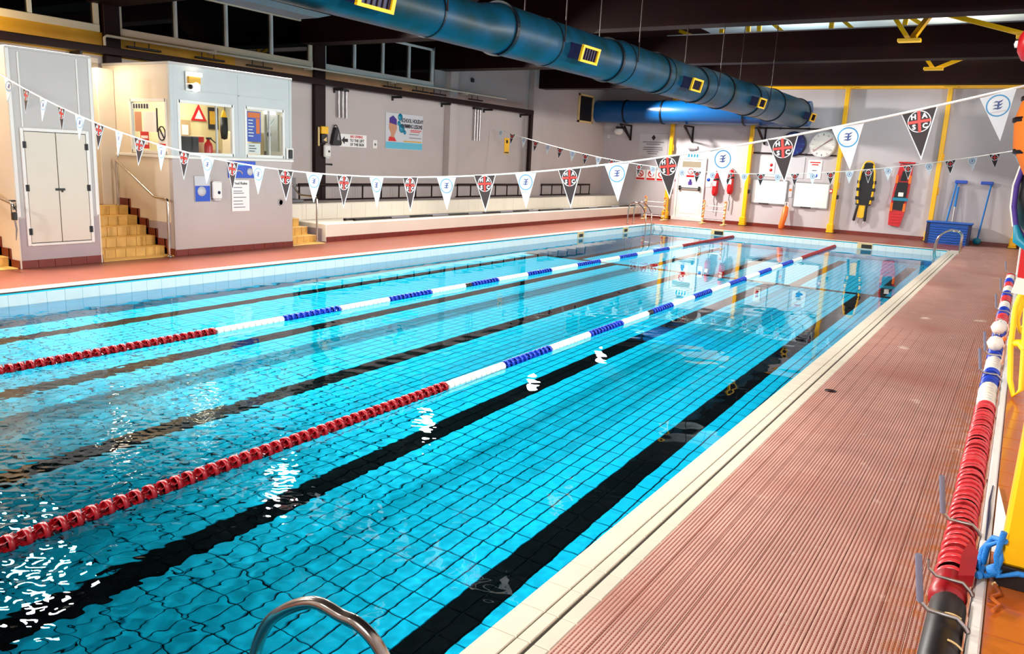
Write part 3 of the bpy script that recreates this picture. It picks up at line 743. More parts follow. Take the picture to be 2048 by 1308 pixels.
o = thing('soap_dispenser', 'white soap dispenser beside the blue leaflet holder', 'dispenser', (XF, 9.78, 1.0)); part(o, 'body', MB().box(XF+.025, XF+.12, 9.725, 9.92, 1.02, 1.36, ch=.03), 'white_paint'); b = MB(); b.lathe([(0, .126), (.03, .126), (.03, .11), (0, .11)][::-1], 14, (XF, 9.83, 1.15), 'x'); part(o, 'button', b, 'navy'); part(o, 'drip_cup', MB().box(XF+.01, XF+.09, 9.76, 9.9, .99, 1.02, ch=.01), 'pale_grey')
o = board('rainbow_sign', 'blue sign with rainbow and round badge under the booth sill', 'sign', XF, 10.13, 10.78, 1.42, 1.74, 'sign_blue')
b = MB(); b.tube(arc((XF+.014, 10.37, 1.47), .09, 20, 165, 14, 'yz'), .009, 6); part(o, 'rainbow', b, 'wood_pale'); b = MB(); b.lathe([(0, .0), (.07, .0), (.07, .004), (0, .004)], 20, (XF+.012, 10.64, 1.54), 'x'); part(o, 'badge', b, 'pale_grey'); lines(o, XF+.012, 10.2, 10.6, [1.66], .02, 'sky_blue')
o = board('rules_notice', 'white list of pool rules below the blue rainbow sign', 'notice', XF+.0005, 10.2, 10.62, .78, 1.38, 'paper', .006); lettering(o, 'Pool Rules', (XF+.009, 10.41, 1.315), .075, 'print_dark', '+x', .001)
lines(o, XF+.006, 10.24, 10.56, [1.23, 1.16, 1.12, 1.04, .97, .91, .85], .014, 'print_grey')

# handrails
def handrail(label, y, pts, post_z, foot_z=0, back=True):
    o = thing('handrail', label, 'handrail', (-13.3, y, 0), 'steel handrails on the tiled stairs')
    part(o, 'rail', MB().tube(pts, .022, 10), 'steel')
    if back:
        p0 = pts[0]; part(o, 'upper_post', MB().tube([(p0[0]+.02, y, p0[2]), (p0[0]+.02, y, post_z)], .02, 8), 'steel')
        part(o, 'foot_plate', MB().lathe([(0, post_z), (.045, post_z), (.045, post_z+.01), (0, post_z+.01)], 12, (p0[0]+.02, y, 0)), 'steel')
    part(o, 'foot_plate', MB().lathe([(0, .0), (.05, .0), (.05, .03), (0, .03)], 12, (pts[-1][0], y, foot_z)), 'steel')
    return o
def rail_pts(y, top, knee, end, foot):
    return [top, ((top[0]*.5+knee[0]*.5), y, (top[2]*.5+knee[2]*.5)), (knee[0]-.04, y, knee[2]+.02), (knee[0]+.03, y, knee[2]-.005), (end-.05, y, knee[2]-.015), (end-.01, y, knee[2]-.03), (end, y, knee[2]-.07), (end, y, foot)]
handrail('steel handrail on the stairs beside the booth', 8.78, rail_pts(8.78, (-14.4, 8.78, 1.68), (-13.25, 8.78, 1.06), -12.86, .02), .83)
handrail('steel handrail on the short stairs before the benches', 12.62, rail_pts(12.62, (-14.2, 12.62, 1.5), (-13.65, 12.62, 1.03), -13.12, .02), .668, .0195)
o = thing('handrail', 'steel handrail end left of the white cupboard', 'handrail', (-13.3, 6.1, 0), 'steel handrails on the tiled stairs')
part(o, 'rail', MB().tube([(-14.4, 6.1, 1.62), (-13.06, 6.1, 1.08), (-12.75, 6.1, 1.03), (-12.68, 6.1, 1.0), (-12.66, 6.1, .93)], .022, 10), 'steel'); part(o, 'upper_post', MB().tube([(-14.38, 6.1, 1.6), (-14.38, 6.1, .83)], .02, 8), 'steel'); part(o, 'wall_bracket', MB().tube([(-12.9, 6.1, 1.05), (-12.9, 6.24, 1.05)], .015, 8), 'black')
o = thing('key_strap', 'dark keys and strap hanging from the left handrail', 'keys', (-12.68, 6.1, .5)); part(o, 'lock', MB().box(-12.72, -12.64, 6.07, 6.13, .78, .9, ch=.01), 'black'); part(o, 'shackle', MB().tube([(-12.68, 6.066, .9), (-12.68, 6.066, 1.036), (-12.68, 6.134, 1.036), (-12.68, 6.134, .9)], .008, 6), 'black'); part(o, 'strap', MB().tube([(-12.67, 6.1, .77), (-12.66, 6.11, .65), (-12.68, 6.1, .48)], [.012, .015, .006], 6), 'grey')

# back of the stair alcove: door frame and cream wall
b = MB(); b.box(XL, XL+.02, 7.6, 8.9, .8, 3.5); struct('trim_10', b, 'cream_paint')
b = MB(); b.box(XL+.02, XL+.07, 8.25, 8.33, .82, 2.9, ch=.006); b.box(XL+.02, XL+.07, 7.62, 8.33, 2.9, 2.98, ch=.006); struct('trim_11', b, 'cream_paint')
b = MB(); b.box(XL+.02, XL+.045, 7.62, 8.25, .82, 2.9, ch=.006); dr = struct('door_2', b, 'cream_paint'); part(dr, 'edge_strip', MB().box(XL+.045, XL+.05, 8.2, 8.24, 2.1, 2.6), 'yellow')
b = MB(); b.box(XL+.1, XL+.42, 8.62, 8.95, .82, 3.3, ch=.01); struct('column_left_5', b, 'cream_paint')

# tiered white benches
def benches():
    o = thing('spectator_bench', 'long white tiled two-tier bench along the left wall', 'bench', (-13.7, 21.5, 0))
    y0, y1 = 12.88, YW-.01
    part(o, 'lower_tier', MB().box(-14.4, -13.1, y0, y1, .0, .41, ch=.015), 'bench_white'); part(o, 'upper_tier', MB().box(-14.7, -14.1, 12.7, y1, .405, .79, ch=.015), 'bench_white')
    part(o, 'end_wall', MB().box(-14.1, -13.22, y0-.02, y0+.02, 0, .3), 'lilac_dado')
    skirting_tiles(o, -13.095, y0, y1, .12)
    n = int((y1-12.7)/.5); me = MB().box(-.004, .006, -.247, .247, 0, .36, ch=.003).mesh('riser_tile', 'bench_white')
    for k in range(n): obj('riser_tile', me, o, (-14.097, 12.72+.5*(k+.5), .415))
benches()
# dark back rail behind the benches
def back_rail(y0, y1, label):
    o = thing('guard_rail', label, 'rail', (-14.75, (y0+y1)/2, .8), 'dark rails behind the white benches')
    part(o, 'top_rail', MB().box(-14.78, -14.73, y0, y1, 1.16, 1.22, ch=.006), 'brown_post'); part(o, 'bottom_rail', MB().box(-14.8, -14.7, y0, y1, .8, .84, ch=.006), 'brown_post')
    n = round((y1-y0)/.7)
    for k in range(n+1): part(o, 'baluster', MB().box(-14.77, -14.74, y0+.02+(y1-y0-.04)*k/n-.015, y0+.02+(y1-y0-.04)*k/n+.015, .84, 1.16), 'brown_post')
back_rail(13.6, 19.5, 'dark guard rail on the platform nearest the stairs'); back_rail(20.0, 24.25, 'dark guard rail between the two lilac columns'); back_rail(25.1, 28.9, 'dark guard rail beyond the second lilac column')
o = solo('folded_chair', MB().box(-14.68, -14.36, 12.9, 13.4, .795, .86, ch=.01).box(-14.7, -14.62, 12.9, 13.4, .86, 1.35, ch=.01), 'grey', 'dark seat on the platform beside the booth end', 'chair')
# long black poles lying on the lower tier
for i, (ya, yb, xa, xb, z) in enumerate(((13.9, 22.4, -13.52, -13.46, .442), (14.1, 24.0, -13.4, -13.36, .442), (22.6, 30.1, -13.3, -13.26, .442))):
    o = thing('long_pole', ('long dark pole on the bench, against the second tier', 'long dark pole on the bench, nearest the pool', 'far dark pole lying towards the end wall')[i], 'pole', (xa, (ya+yb)/2, .41), 'poles on the lower bench')
    part(o, 'shaft', MB().tube([(xa, ya, z), (xb, yb, z)], .026, 8), 'black'); 
    for yy in (ya, yb):
        xx = xa if yy == ya else xb; part(o, 'end_cap', MB().tube([(xx, yy-.03, z), (xx, yy+.03, z)], .03, 8), 'brown_post')
    k = int((yb-ya)/1.6)
    for j in range(1, k): f = j/k; part(o, 'sleeve', MB().tube([(xa+(xb-xa)*f, ya+(yb-ya)*f-.35, z), (xa+(xb-xa)*f, ya+(yb-ya)*f+.35, z)], .03, 8), 'print_grey')

# things on the left wall
o = board('lesson_poster', 'blue and white swimming lesson poster on the lilac wall', 'poster', XL, 16.95, 18.55, 2.15, 3.12, 'pale_grey')
part(o, 'bottom_band', MB().box(XL+.012, XL+.016, 16.96, 18.54, 2.16, 2.34), 'sky_blue'); part(o, 'gold_line', MB().box(XL+.016, XL+.018, 17.7, 18.5, 2.36, 2.39), 'ochre')
for (yy, zz, r) in ((17.55, 3.02, .1), (17.62, 2.72, .12), (17.5, 2.85, .07), (17.75, 2.62, .06)): part(o, 'splash', MB().lathe([(0, .013), (r, .013), (r, .016), (0, .016)], 14, (XL, yy, zz), 'x'), 'teal')
part(o, 'swimmer_print', MB().prism([(17.08, 2.36), (17.4, 2.36), (17.3, 2.5), (17.42, 2.7), (17.38, 2.95), (17.25, 3.04), (17.1, 2.95), (17.08, 2.7), (17.18, 2.55)], 'x', XL+.012, XL+.015), 'skin'); part(o, 'cap_print', MB().prism([(17.1, 2.85), (17.4, 2.8), (17.4, 2.95), (17.25, 3.05), (17.1, 2.98)], 'x', XL+.015, XL+.018), 'purple'); part(o, 'costume_print', MB().prism([(17.06, 2.36), (17.4, 2.36), (17.32, 2.46), (17.1, 2.48)], 'x', XL+.015, XL+.018), 'red')
o.location.x += .003
lettering(o, 'SCHOOL HOLIDAY', (XL+.02, 18.08, 2.94), .155, 'print_dark', '+x', .003, sx=.72); lettering(o, 'SWIMMING LESSONS', (XL+.02, 18.06, 2.79), .155, 'print_dark', '+x', .003, sx=.64)
lines(o, XL+.014, 18.0, 18.5, [2.68, 2.64], .022, 'red'); lines(o, XL+.014, 17.95, 18.5, [2.57, 2.47], .02, 'print_grey')
o = board('diving_sign', 'white sign with black arrow on the lilac wall', 'sign', XL, 15.2, 16.2, 2.14, 2.46, 'paper')
part(o, 'arrow', MB().prism([(15.27, 2.3), (15.38, 2.4), (15.38, 2.34), (15.5, 2.34), (15.5, 2.26), (15.38, 2.26), (15.38, 2.2)], 'x', XL+.012, XL+.016), 'black')
lettering(o, 'NO DIVING', (XL+.016, 15.82, 2.4), .09, 'red', '+x', .002); lettering(o, 'TO THE LEFT', (XL+.016, 15.84, 2.3), .1, 'black', '+x', .002, sx=.9); lettering(o, 'OF THIS SIGN', (XL+.016, 15.84, 2.2), .1, 'black', '+x', .002, sx=.85)
o = thing('wall_bag', 'black pear-shaped bag hanging left of the arrow sign', 'bag', (XL+.02, 15.02, 2.16))
part(o, 'pouch', MB().prism([(14.86, 2.2), (14.9, 2.16), (15.15, 2.16), (15.18, 2.22), (15.12, 2.45), (15.05, 2.6), (14.98, 2.6), (14.92, 2.42)], 'x', XL+.01, XL+.12), 'black'); part(o, 'strap', MB().tube(arc((XL+.06, 15.02, 2.6), .06, 0, 180, 8, 'yz'), .012, 6), 'black'); part(o, 'sheen_panel', MB().prism([(15.0, 2.3), (15.1, 2.28), (15.06, 2.5)], 'x', XL+.12, XL+.125), 'grey')
o = board('light_switch', 'small white switch plate right of the arrow sign', 'switch', XL, 16.45, 16.62, 2.14, 2.36, 'white_paint'); part(o, 'button', MB().lathe([(0, .02), (.035, .02), (.035, .012), (0, .012)][::-1], 12, (XL, 16.54, 2.24), 'x'), 'grey')
o = board('depth_sign', 'yellow warning sign at the booth end of the lilac wall', 'sign', XL, 13.15, 13.4, 1.95, 2.45, 'yellow'); part(o, 'upper_symbol', MB().lathe([(0, .016), (.05, .016), (.05, .012), (0, .012)][::-1], 10, (XL, 13.3, 2.35), 'x'), 'black'); part(o, 'lower_symbol', MB().box(XL+.012, XL+.016, 13.22, 13.34, 2.05, 2.1), 'black'); part(o, 'divider', MB().box(XL+.012, XL+.016, 13.15, 13.4, 2.22, 2.24), 'black')
xp = XL+.12
o = thing('emergency_phone_box', 'yellow emergency box on the dark post', 'box', (xp, 14.5, 2.15)); part(o, 'upper_box', MB().box(xp, xp+.06, 14.42, 14.66, 2.42, 2.6, ch=.012), 'yellow'); part(o, 'symbol_plate', MB().box(xp, xp+.05, 14.43, 14.64, 2.2, 2.41, ch=.008), 'black'); part(o, 'triangle', MB().prism([(14.48, 2.27), (14.6, 2.23), (14.6, 2.35)], 'x', xp+.05, xp+.054), 'wood_pale'); part(o, 'tube_light', MB().box(xp, xp+.04, 14.33, 14.38, 2.12, 2.58, ch=.008), 'wood_pale')
o = thing('soap_dispenser', 'white dispenser below the yellow box on the dark post', 'dispenser', (xp, 14.6, 1.8)); part(o, 'body', MB().box(xp, xp+.09, 14.5, 14.72, 1.86, 2.16, ch=.025), 'white_paint'); part(o, 'button', MB().lathe([(0, .1), (.028, .1), (.028, .085), (0, .085)][::-1], 12, (xp, 14.64, 2.0), 'x'), 'navy'); part(o, 'nozzle', MB().box(xp+.02, xp+.07, 14.56, 14.68, 1.82, 1.86, ch=.008), 'pale_grey')
o = solo('coat_hook', MB().box(XL, XL+.02, 14.7, 14.95, 1.66, 1.70, ch=.005).tube([(XL+.02, 14.85, 1.68), (XL+.1, 14.85, 1.66), (XL+.1, 14.85, 1.7)], .012, 6), 'black', 'black hook on the wall below the white dispenser', 'hook')
for lab, ya, za, s in (('yellow warning sign left of the second lilac column', 22.9, 2.2, 1), ('small yellow sign on the second lilac column', 25.15, 2.12, .7)):
    x_ = XL if s == 1 else XL; o = board('wall_warning_sign', lab, 'sign', x_, ya, ya+.3*s, za, za+.42*s+.1, 'yellow'); part(o, 'symbol', MB().lathe([(0, .016), (.06*s, .016), (.06*s, .012), (0, .012)][::-1], 10, (x_, ya+.15*s, za+.4*s), 'x'), 'black'); part(o, 'footer', MB().box(x_+.012, x_+.016, ya+.03, ya+.27*s, za+.02, za+.06), 'black')
# cable tray, conduit, spring brackets and drop pipes
o = thing('cable_tray', 'dark cable tray running along the left wall', 'cable tray', (-14.8, 14, 3.6)); part(o, 'tray', MB().box(-14.76, -14.62, Y0+.05, 24.1, 3.56, 3.7, ch=.01), 'brown_post'); part(o, 'drop', MB().box(-14.76, -14.64, 23.98, 24.12, 1.3, 3.6, ch=.01), 'brown_post')
for y in np.arange(4, 24, 2.2): part(o, 'tray_bracket', MB().box(-14.995, -14.64, y-.02, y+.02, 3.5, 3.56).box(-14.99, -14.95, y-.02, y+.02, 3.44, 3.5), 'black')
o = thing('conduit', 'thin pale conduit above the dark tray', 'pipe', (-14.85, 14, 3.88)); part(o, 'pipe', MB().tube([(-14.73, 8.9, 3.72), (-14.73, 8.9, 3.86), (-14.73, 8.95, 3.9), (-14.73, 9.3, 3.9), (-14.73, 22.5, 3.94)], .026, 8), 'cream_paint')
for y in (11.3, 14.0, 17.0, 20.3): part(o, 'clip', MB().box(-14.96, -14.7, y-.03, y+.03, 3.87, 3.95, ch=.005), 'cream_paint')
BAT = ('above the left booth window', 'above the right booth window', 'just past the booth roof', 'above the left half of the lesson poster', 'above the right half of the lesson poster', 'at the near side of the first lilac column', 'at the far side of the first lilac column')
for k, y in enumerate((9.8, 11.3, 12.6, 17.1, 18.3, 19.1, 21.0)):
    o = thing('wall_batten', 'short dark batten '+BAT[k], 'bracket', (-14.85, y, 3.78), 'dark battens along the left wall'); part(o, 'bar', MB().box(-14.93, -14.85, y-.35, y+.35, 3.76, 3.8, ch=.006), 'black')
    for dy in (-.2, .1): part(o, 'hanger', MB().tube([(-14.89, y+dy, 3.8), (-14.89, y+dy, 3.9)], .01, 6), 'black')
for lab, yc, zt_, zb_ in (('two steel drop pipes below the tray left of the poster', 15.25, 3.56, 2.85), ('two steel drop pipes below the tray past the first lilac column', 21.2, 3.56, 2.55)):
    o = thing('drop_pipes', lab, 'pipe', (-14.9, yc, zb_))
    for dy in (-.14, .0, .13): part(o, 'pipe', MB().tube([(-14.93, yc+dy, zt_), (-14.93, yc+dy, zb_)], .028, 8), 'brushed')
    part(o, 'clip', MB().box(-15, -14.9, yc-.2, yc+.2, zt_-.06, zt_, ch=.006), 'black')
o = thing('air_louvre', 'dark louvred grille in a pale frame high on the left wall', 'grille', (XL, 28.6, 3.56)); f = MB()
for q in ((27.95, 28.02, 3.56, 4.62), (29.08, 29.15, 3.56, 4.62), (27.95, 29.15, 3.56, 3.63), (27.95, 29.15, 4.55, 4.62)): f.box(XL, XL+.06, *q)
part(o, 'frame', f, 'wood_pale'); part(o, 'backing', MB().box(XL, XL+.01, 28.02, 29.08, 3.63, 4.55), 'black')
for k in range(14): z = 3.66+.064*k; part(o, 'slat', MB().bar((XL+.03, 28.02, z+.02), (XL+.03, 29.08, z+.02), .05, .012), 'print_dark')
o = thing('small_bracket', 'tiny dark sensor high on the wall between the columns', 'sensor', (XL, 20.9, 4.35)); part(o, 'body', MB().box(XL, XL+.07, 20.85, 20.97, 4.3, 4.42, ch=.015), 'black'); part(o, 'lens', MB().lathe([(0, .09), (.03, .08), (.03, .07)][::-1], 8, (XL, 20.91, 4.36), 'x'), 'black_gloss')

# ------------------------------------------------------------------ lane ropes on the water
def float_mesh(kind, m, r=.05, w=.066):
    """kind: 'fin' - hollow disc float with vanes between two rims; 'plain' - smooth barrel."""
    b = MB()
    if kind == 'plain':
        b.lathe([(.012, -w/2), (r*.8, -w/2), (r, -w*.38), (r, w*.38), (r*.8, w/2), (.012, w/2)], 12, ax='y', m=0)
    else:
        b.lathe([(.014, -w*.5), (.02, -w*.5), (.02, w*.5), (.014, w*.5)], 8, ax='y', m=0)
        b.lathe([(r*.82, -w*.16), (r, -w*.16), (r, w*.16), (r*.82, w*.16), (r*.82, -w*.16)], 16, ax='y', m=0)
        for k in range(6):                                 # vanes, flaring past the rim
            a = k*PI/3; c, s_ = math.cos(a), math.sin(a); c2, s2 = math.cos(a+.5), math.sin(a+.5)
            p = [(.018*c, -w*.5, .018*s_), (r*.95*c, -w*.46, r*.95*s_), (r*.95*c2, w*.46, r*.95*s2), (.018*c2, w*.5, .018*s2)]
            q = [(x+.004*-s_, y, z+.004*c) for x, y, z in p]
            b.add(p+q, [(0, 1, 2, 3), (7, 6, 5, 4), (0, 4, 5, 1), (1, 5, 6, 2), (2, 6, 7, 3), (3, 7, 4, 0)])
        b.lathe([(.018, -w*.02), (r*.85, -w*.02), (r*.85, w*.02), (.018, w*.02)], 12, ax='y', m=1)
    return b.mesh('float', m)
FLOATS = {'red': float_mesh('fin', ['red_float', 'red_float_dark'], .056, .09), 'blue': float_mesh('fin', ['blue_float', 'navy'], .052, .09), 'white': float_mesh('plain', ['white_float'], .045, .092), 'black': float_mesh('plain', ['black'], .045, .092)}
def lane_rope(x0, x1, label, pattern):
    ya, yb = .9, 26.88; z = WZ+.018
    o = thing('lane_rope', label, 'lane rope', ((x0+x1)/2, (ya+yb)/2, z), 'lane ropes floating on the pool')
    part(o, 'cable', MB().tube([(x0, ya, z), (x1, yb, z)], .008, 6), 'steel')
    pitch = .0955; k = 0; y = 1.0; rng = random.Random(5)
    while y < yb-.1:
        c = next(p[1] for p in pattern if y < p[0]); f = (y-ya)/(yb-ya)
        q = obj('float', FLOATS[c], o, (x0+(x1-x0)*f, y, z)); q.rotation_euler = (0, rng.random()*2, rng.uniform(-.04, .04)); y += pitch; k += 1
    return o
PAT = [(6.05, 'red'), (7.08, 'white'), (8.12, 'blue'), (9.18, 'white'), (10.2, 'blue'), (11.2, 'white'), (11.33, 'black'), (12.2, 'blue'), (13.25, 'white'), (14.25, 'blue'), (15.35, 'white'), (16.5, 'blue'), (17.55, 'white'), (18.6, 'blue'), (19.7, 'white'), (20.8, 'blue'), (21.85, 'white'), (99, 'red')]
lane_rope(-7.93, -8.12, 'red, white and blue lane rope nearer the benches', PAT)
lane_rope(-4.40, -4.86, 'red, white and blue lane rope nearer the red tiled walkway', PAT)

# ------------------------------------------------------------------ pennant strings
def cross_ring(mb, c, r, w, n=28):
    """flat annulus facing -y"""
    vs = []; fs = []
    for i in range(n):
        a = 2*PI*i/n
        for rr in (r, r-w): vs.append((c[0]+rr*math.cos(a), c[1], c[2]+rr*math.sin(a)))
    for i in range(n):
        j = (i+1) % n; fs.append((2*i, 2*i+1, 2*j+1, 2*j))
    mb.add(vs, fs)
FW, FH = .215, .315
def pennant(white, detail):
    """Cloth triangle (thin but with both faces) built about the middle of its top edge."""
    b = MB(); t = .003; poly = [(-FW/2, .0), (FW/2, .0), (0, -FH)]
    b.prism(poly, 'y', -t, t)
    out = [('pennant', b.mesh('pennant', 'flag_white' if white else 'flag_black'))]
    y = -t-.0012
    if not white:
        h = MB(); h.prism([(-FW/2-.006, .0), (-FW/2, 0), (0, -FH), (0, -FH-.024)], 'y', -t*.8, t*.8); h.prism([(FW/2+.006, .0), (0, -FH-.024), (0, -FH), (FW/2, 0)], 'y', -t*.8, t*.8)
        out.append(('hem', h.mesh('hem', 'flag_white')))
    if white:
        r = MB(); cross_ring(r, (0, y, -.086), .07 if detail else .06, .0085 if detail else .011, 28 if detail else 14); cross_ring(r, (0, -y, -.086), .07, .0085, 28 if detail else 14)
        out.append(('emblem_ring', r.mesh('emblem_ring', 'emblem_blue')))
        w_ = MB()
        for k in range(3):                                  # three stacked wave strokes, each stepping left
            z = -.062-.021*k; dx = .004-.004*k
            w_.prism([(-.03+dx, z-.001), (-.014+dx, z+.007), (.002+dx, z+.002), (.03+dx, z+.009), (.016+dx, z-.004), (.0+dx, z-.006), (-.014+dx, z-.001)], 'y', y-.0008, y)
        for k in range(2): w_.prism([(.0-.004*k, -.068-.02*k), (.012-.004*k, -.066-.02*k), (.008-.004*k, -.08-.02*k), (-.004-.004*k, -.082-.02*k)], 'y', y-.0006, y)
        out.append(('emblem_wave', w_.mesh('emblem_wave', 'emblem_navy')))
        if detail: l = MB(); l.box(-.048, .048, y-.0008, y, -.128, -.121); out.append(('emblem_line', l.mesh('emblem_line', 'pale_grey')))
    else:
        r = MB(); cross_ring(r, (0, y, -.078), .073, .006 if detail else .014, 28 if detail else 14)
        out.append(('emblem_ring', r.mesh('emblem_ring', 'flag_white')))
        k = MB(); k.box(-.009, .009, y-.001, y, -.149, -.008).box(-.07, .07, y-.001, y, -.087, -.069)
        out.append(('emblem_cross', k.mesh('emblem_cross', 'emblem_red')))
    return out
def bunting(name, label, pts, y, x0, step, n, first_white, detail, yaw=0):
    xs_, zs_ = [p[0] for p in pts], [p[1] for p in pts]
    co = np.polyfit(xs_, zs_, 4 if len(pts) > 6 else 2); zf = lambda x: float(np.polyval(co, x))
    xa, xb = (-14.58 if detail else -14.97), .12
    o = thing(name, label, 'bunting', ((xa+xb)/2, y, 2.0), 'pennant strings across the pool')
    def path(x):
        if x < xs_[0]: return zs_[0]+(xs_[0]-x)*.34
        return zf(x)
    N = 90; part(o, 'cord', MB().tube([(xa+(xb-xa)*i/N, y, path(xa+(xb-xa)*i/N)) for i in range(N+1)], .0085 if detail else .013, 6), 'cord_white')
    kit = {w_: pennant(w_, detail) for w_ in (True, False)}
    for k in range(n):
        x = x0+step*k; wht = (k % 2 == 0) == first_white; z = path(x); sl = (path(x+.1)-path(x-.1))/.2
        ml = kit[wht]; p = obj('pennant', ml[0][1], o, (x, y, z)); ang = -math.atan(sl)*.75
        p.rotation_euler = (random.uniform(-.05, .05), ang, random.uniform(-.18, .18))
        for nm, me in ml[1:]:
            q = bpy.data.objects.new(nm, me); COL.objects.link(q); q.parent = p
        if not wht and detail:
            for ch, (dx, dz) in zip('HASC', ((-.034, -.045), (.034, -.045), (-.034, -.112), (.034, -.112))):
                q = bpy.data.objects.new('letter', text_mesh(ch, .046, 'flag_white', .0022, .0004)); COL.objects.link(q); q.parent = p; q.location = (dx, -.0046, dz); q.rotation_euler = (R(90), 0, 0)
    return o
S1 = [(-12.97, 2.88), (-11.65, 2.51), (-10.45, 2.2), (-9.0, 1.96), (-7.68, 1.83), (-6.84, 1.80), (-5.66, 1.79), (-4.66, 1.83), (-4.09, 1.88), (-3.16, 2.01), (-2.63, 2.09), (-1.75, 2.25), (-1.3, 2.35), (-.88, 2.45), (-.52, 2.53), (.0, 2.68)]
bunting('pennant_string', 'near string of black and white pennants sagging across the pool', S1, 6.2, -12.71, .4447, 29, True, True)
S2 = [(-14.97, 3.03), (-12.7, 2.53), (-10.38, 2.14), (-10.0, 2.06), (-8.25, 1.96), (-6.32, 1.98), (-4.21, 2.11), (-2.95, 2.27), (-2.01, 2.43), (-.46, 2.76)]
bunting('pennant_string', 'far string of small pennants in front of the end wall', S2, 22.0, -14.55, .4447, 33, True, False)

# ------------------------------------------------------------------ ventilation duct
def duct():
    o = thing('ventilation_duct', 'long teal ventilation duct hung under the roof beams', 'duct', (-7.1, 16, 3.58))
    XD, ZB = -7.1, 3.575
    def rad(y): return float(np.interp(y, [0, 9.9, 10.5, 14.0, 14.6, 18.9, 19.4, 24, 25, 29.5], [.315, .315, .37, .37, .40, .40, .43, .44, .475, .48]))
    ysd = sorted(set(list(np.arange(3.2, 29.3, .35))+[9.9, 10.5, 14, 14.6, 18.9, 19.4, 29.2]))
    part(o, 'main_duct', MB().tube([(XD, y, ZB+rad(y)) for y in ysd], [rad(y) for y in ysd], 40), 'duct')
    for y, t in ((8.82, 0), (10.5, 1), (11.9, 0), (14.2, 1), (14.75, 0), (16.5, 1), (16.85, 0), (18.9, 1), (19.5, 0), (20.8, 1), (23.2, 1), (24.0, 0), (25.7, 1), (29.1, 1)):
        w_ = .075 if t else .03; r = rad(y)+(.028 if t else .010)
        part(o, 'flange', MB().lathe([(r-.03, -w_/2), (r, -w_/2), (r, w_/2), (r-.03, w_/2)], 40, (XD, y, ZB+rad(y)), 'y', smooth=False), 'duct_ring')
    # saddle plate under the near end
    part(o, 'saddle', MB().prism([(3.4, ZB-.03), (6.9, ZB-.05), (6.7, ZB-.11), (3.4, ZB-.11)], 'x', XD-.16, XD+.16), 'duct')
    for y in (7.25, 12.45, 17.55, 22.6, 28.6):                # side outlets with yellow grilles
        r = rad(y); zc = ZB+r-.05; a = R(-14); d = Vector((math.cos(a), 0, math.sin(a))); u = Vector((0, 1, 0)); n = Vector((-math.sin(a), 0, math.cos(a))); c = Vector((XD, y, ZB+r))
        def blk(b, y0, y1, v0, v1, d0, d1):
            vs = [c+d*dd+u*uu+n*vv for dd in (d0, d1) for uu in (y0, y1) for vv in (v0, v1)]
            b.add(vs, [(0, 1, 3, 2), (4, 6, 7, 5), (0, 4, 5, 1), (2, 3, 7, 6), (0, 2, 6, 4), (1, 5, 7, 3)])
        b = MB(); blk(b, -.3, .3, -.12, .12, r*.8, r+.22); v = part(o, 'outlet', b, 'navy')
        f = MB()
        for q in ((-.31, .31, .095, .135), (-.31, .31, -.135, -.095), (-.31, -.25, -.1, .1), (.25, .31, -.1, .1)): blk(f, *q, r+.21, r+.25)
        part(v, 'grille_frame', f, 'yellow')
        for k in range(6):
            f = MB(); blk(f, -.25+.09*k, -.235+.09*k, -.1, .1, r+.215, r+.235); part(v, 'grille_bar', f, 'brown_post')
    # cross duct along the far wall, with elbow
    XT, ZT, RT = 29.62, 4.07, .43
    part(o, 'cross_duct', MB().tube([(x, XT, ZT) for x in (-14.98, -13.6, -12, -10, -8, -6.75)], RT, 40), 'duct_blue')
    for x in (-13.7, -12.15, -9.0): part(o, 'flange', MB().lathe([(RT-.03, -.03), (RT+.025, -.03), (RT+.025, .03), (RT-.03, .03)], 40, (x, XT, ZT), 'x', smooth=False), 'duct_ring')
    for y in (8.82, 11.9, 14.75, 19.5, 24.0):
        for s in (-1, 1): part(o, 'hanger_rod', MB().tube([(XD+s*(rad(y)+.03), y, ZB+rad(y)), (XD+s*(rad(y)+.03), y, 6.88)], .011, 6), 'brown_post')
    part(o, 'hanger_rod', MB().tube([(-11.2, XT-.3, ZT+.3), (-11.2, XT-.3, 5.0)], .012, 6), 'duct_ring')
duct()
for x, lab in ((-13.8, 'dark triangular bracket above the notice in the far left corner'), (-11.2, 'dark triangular bracket above the white fire door'), (-8.42, 'dark triangular bracket beside the blue clock')):
    o = thing('duct_bracket', lab, 'bracket', (x, YW, 3.02)); part(o, 'arm', MB().bar((x, YW-.01, 3.58), (x, 29.3, 3.58), .05), 'brown_post'); part(o, 'upright', MB().bar((x, YW-.03, 3.6), (x, YW-.03, 3.0), .05), 'brown_post')
    part(o, 'strut', MB().bar((x, YW-.05, 3.05), (x, 29.35, 3.57), .045), 'brown_post'); part(o, 'side_strut', MB().bar((x, YW-.05, 3.02), (x-.3, YW-.05, 3.57), .045), 'brown_post')
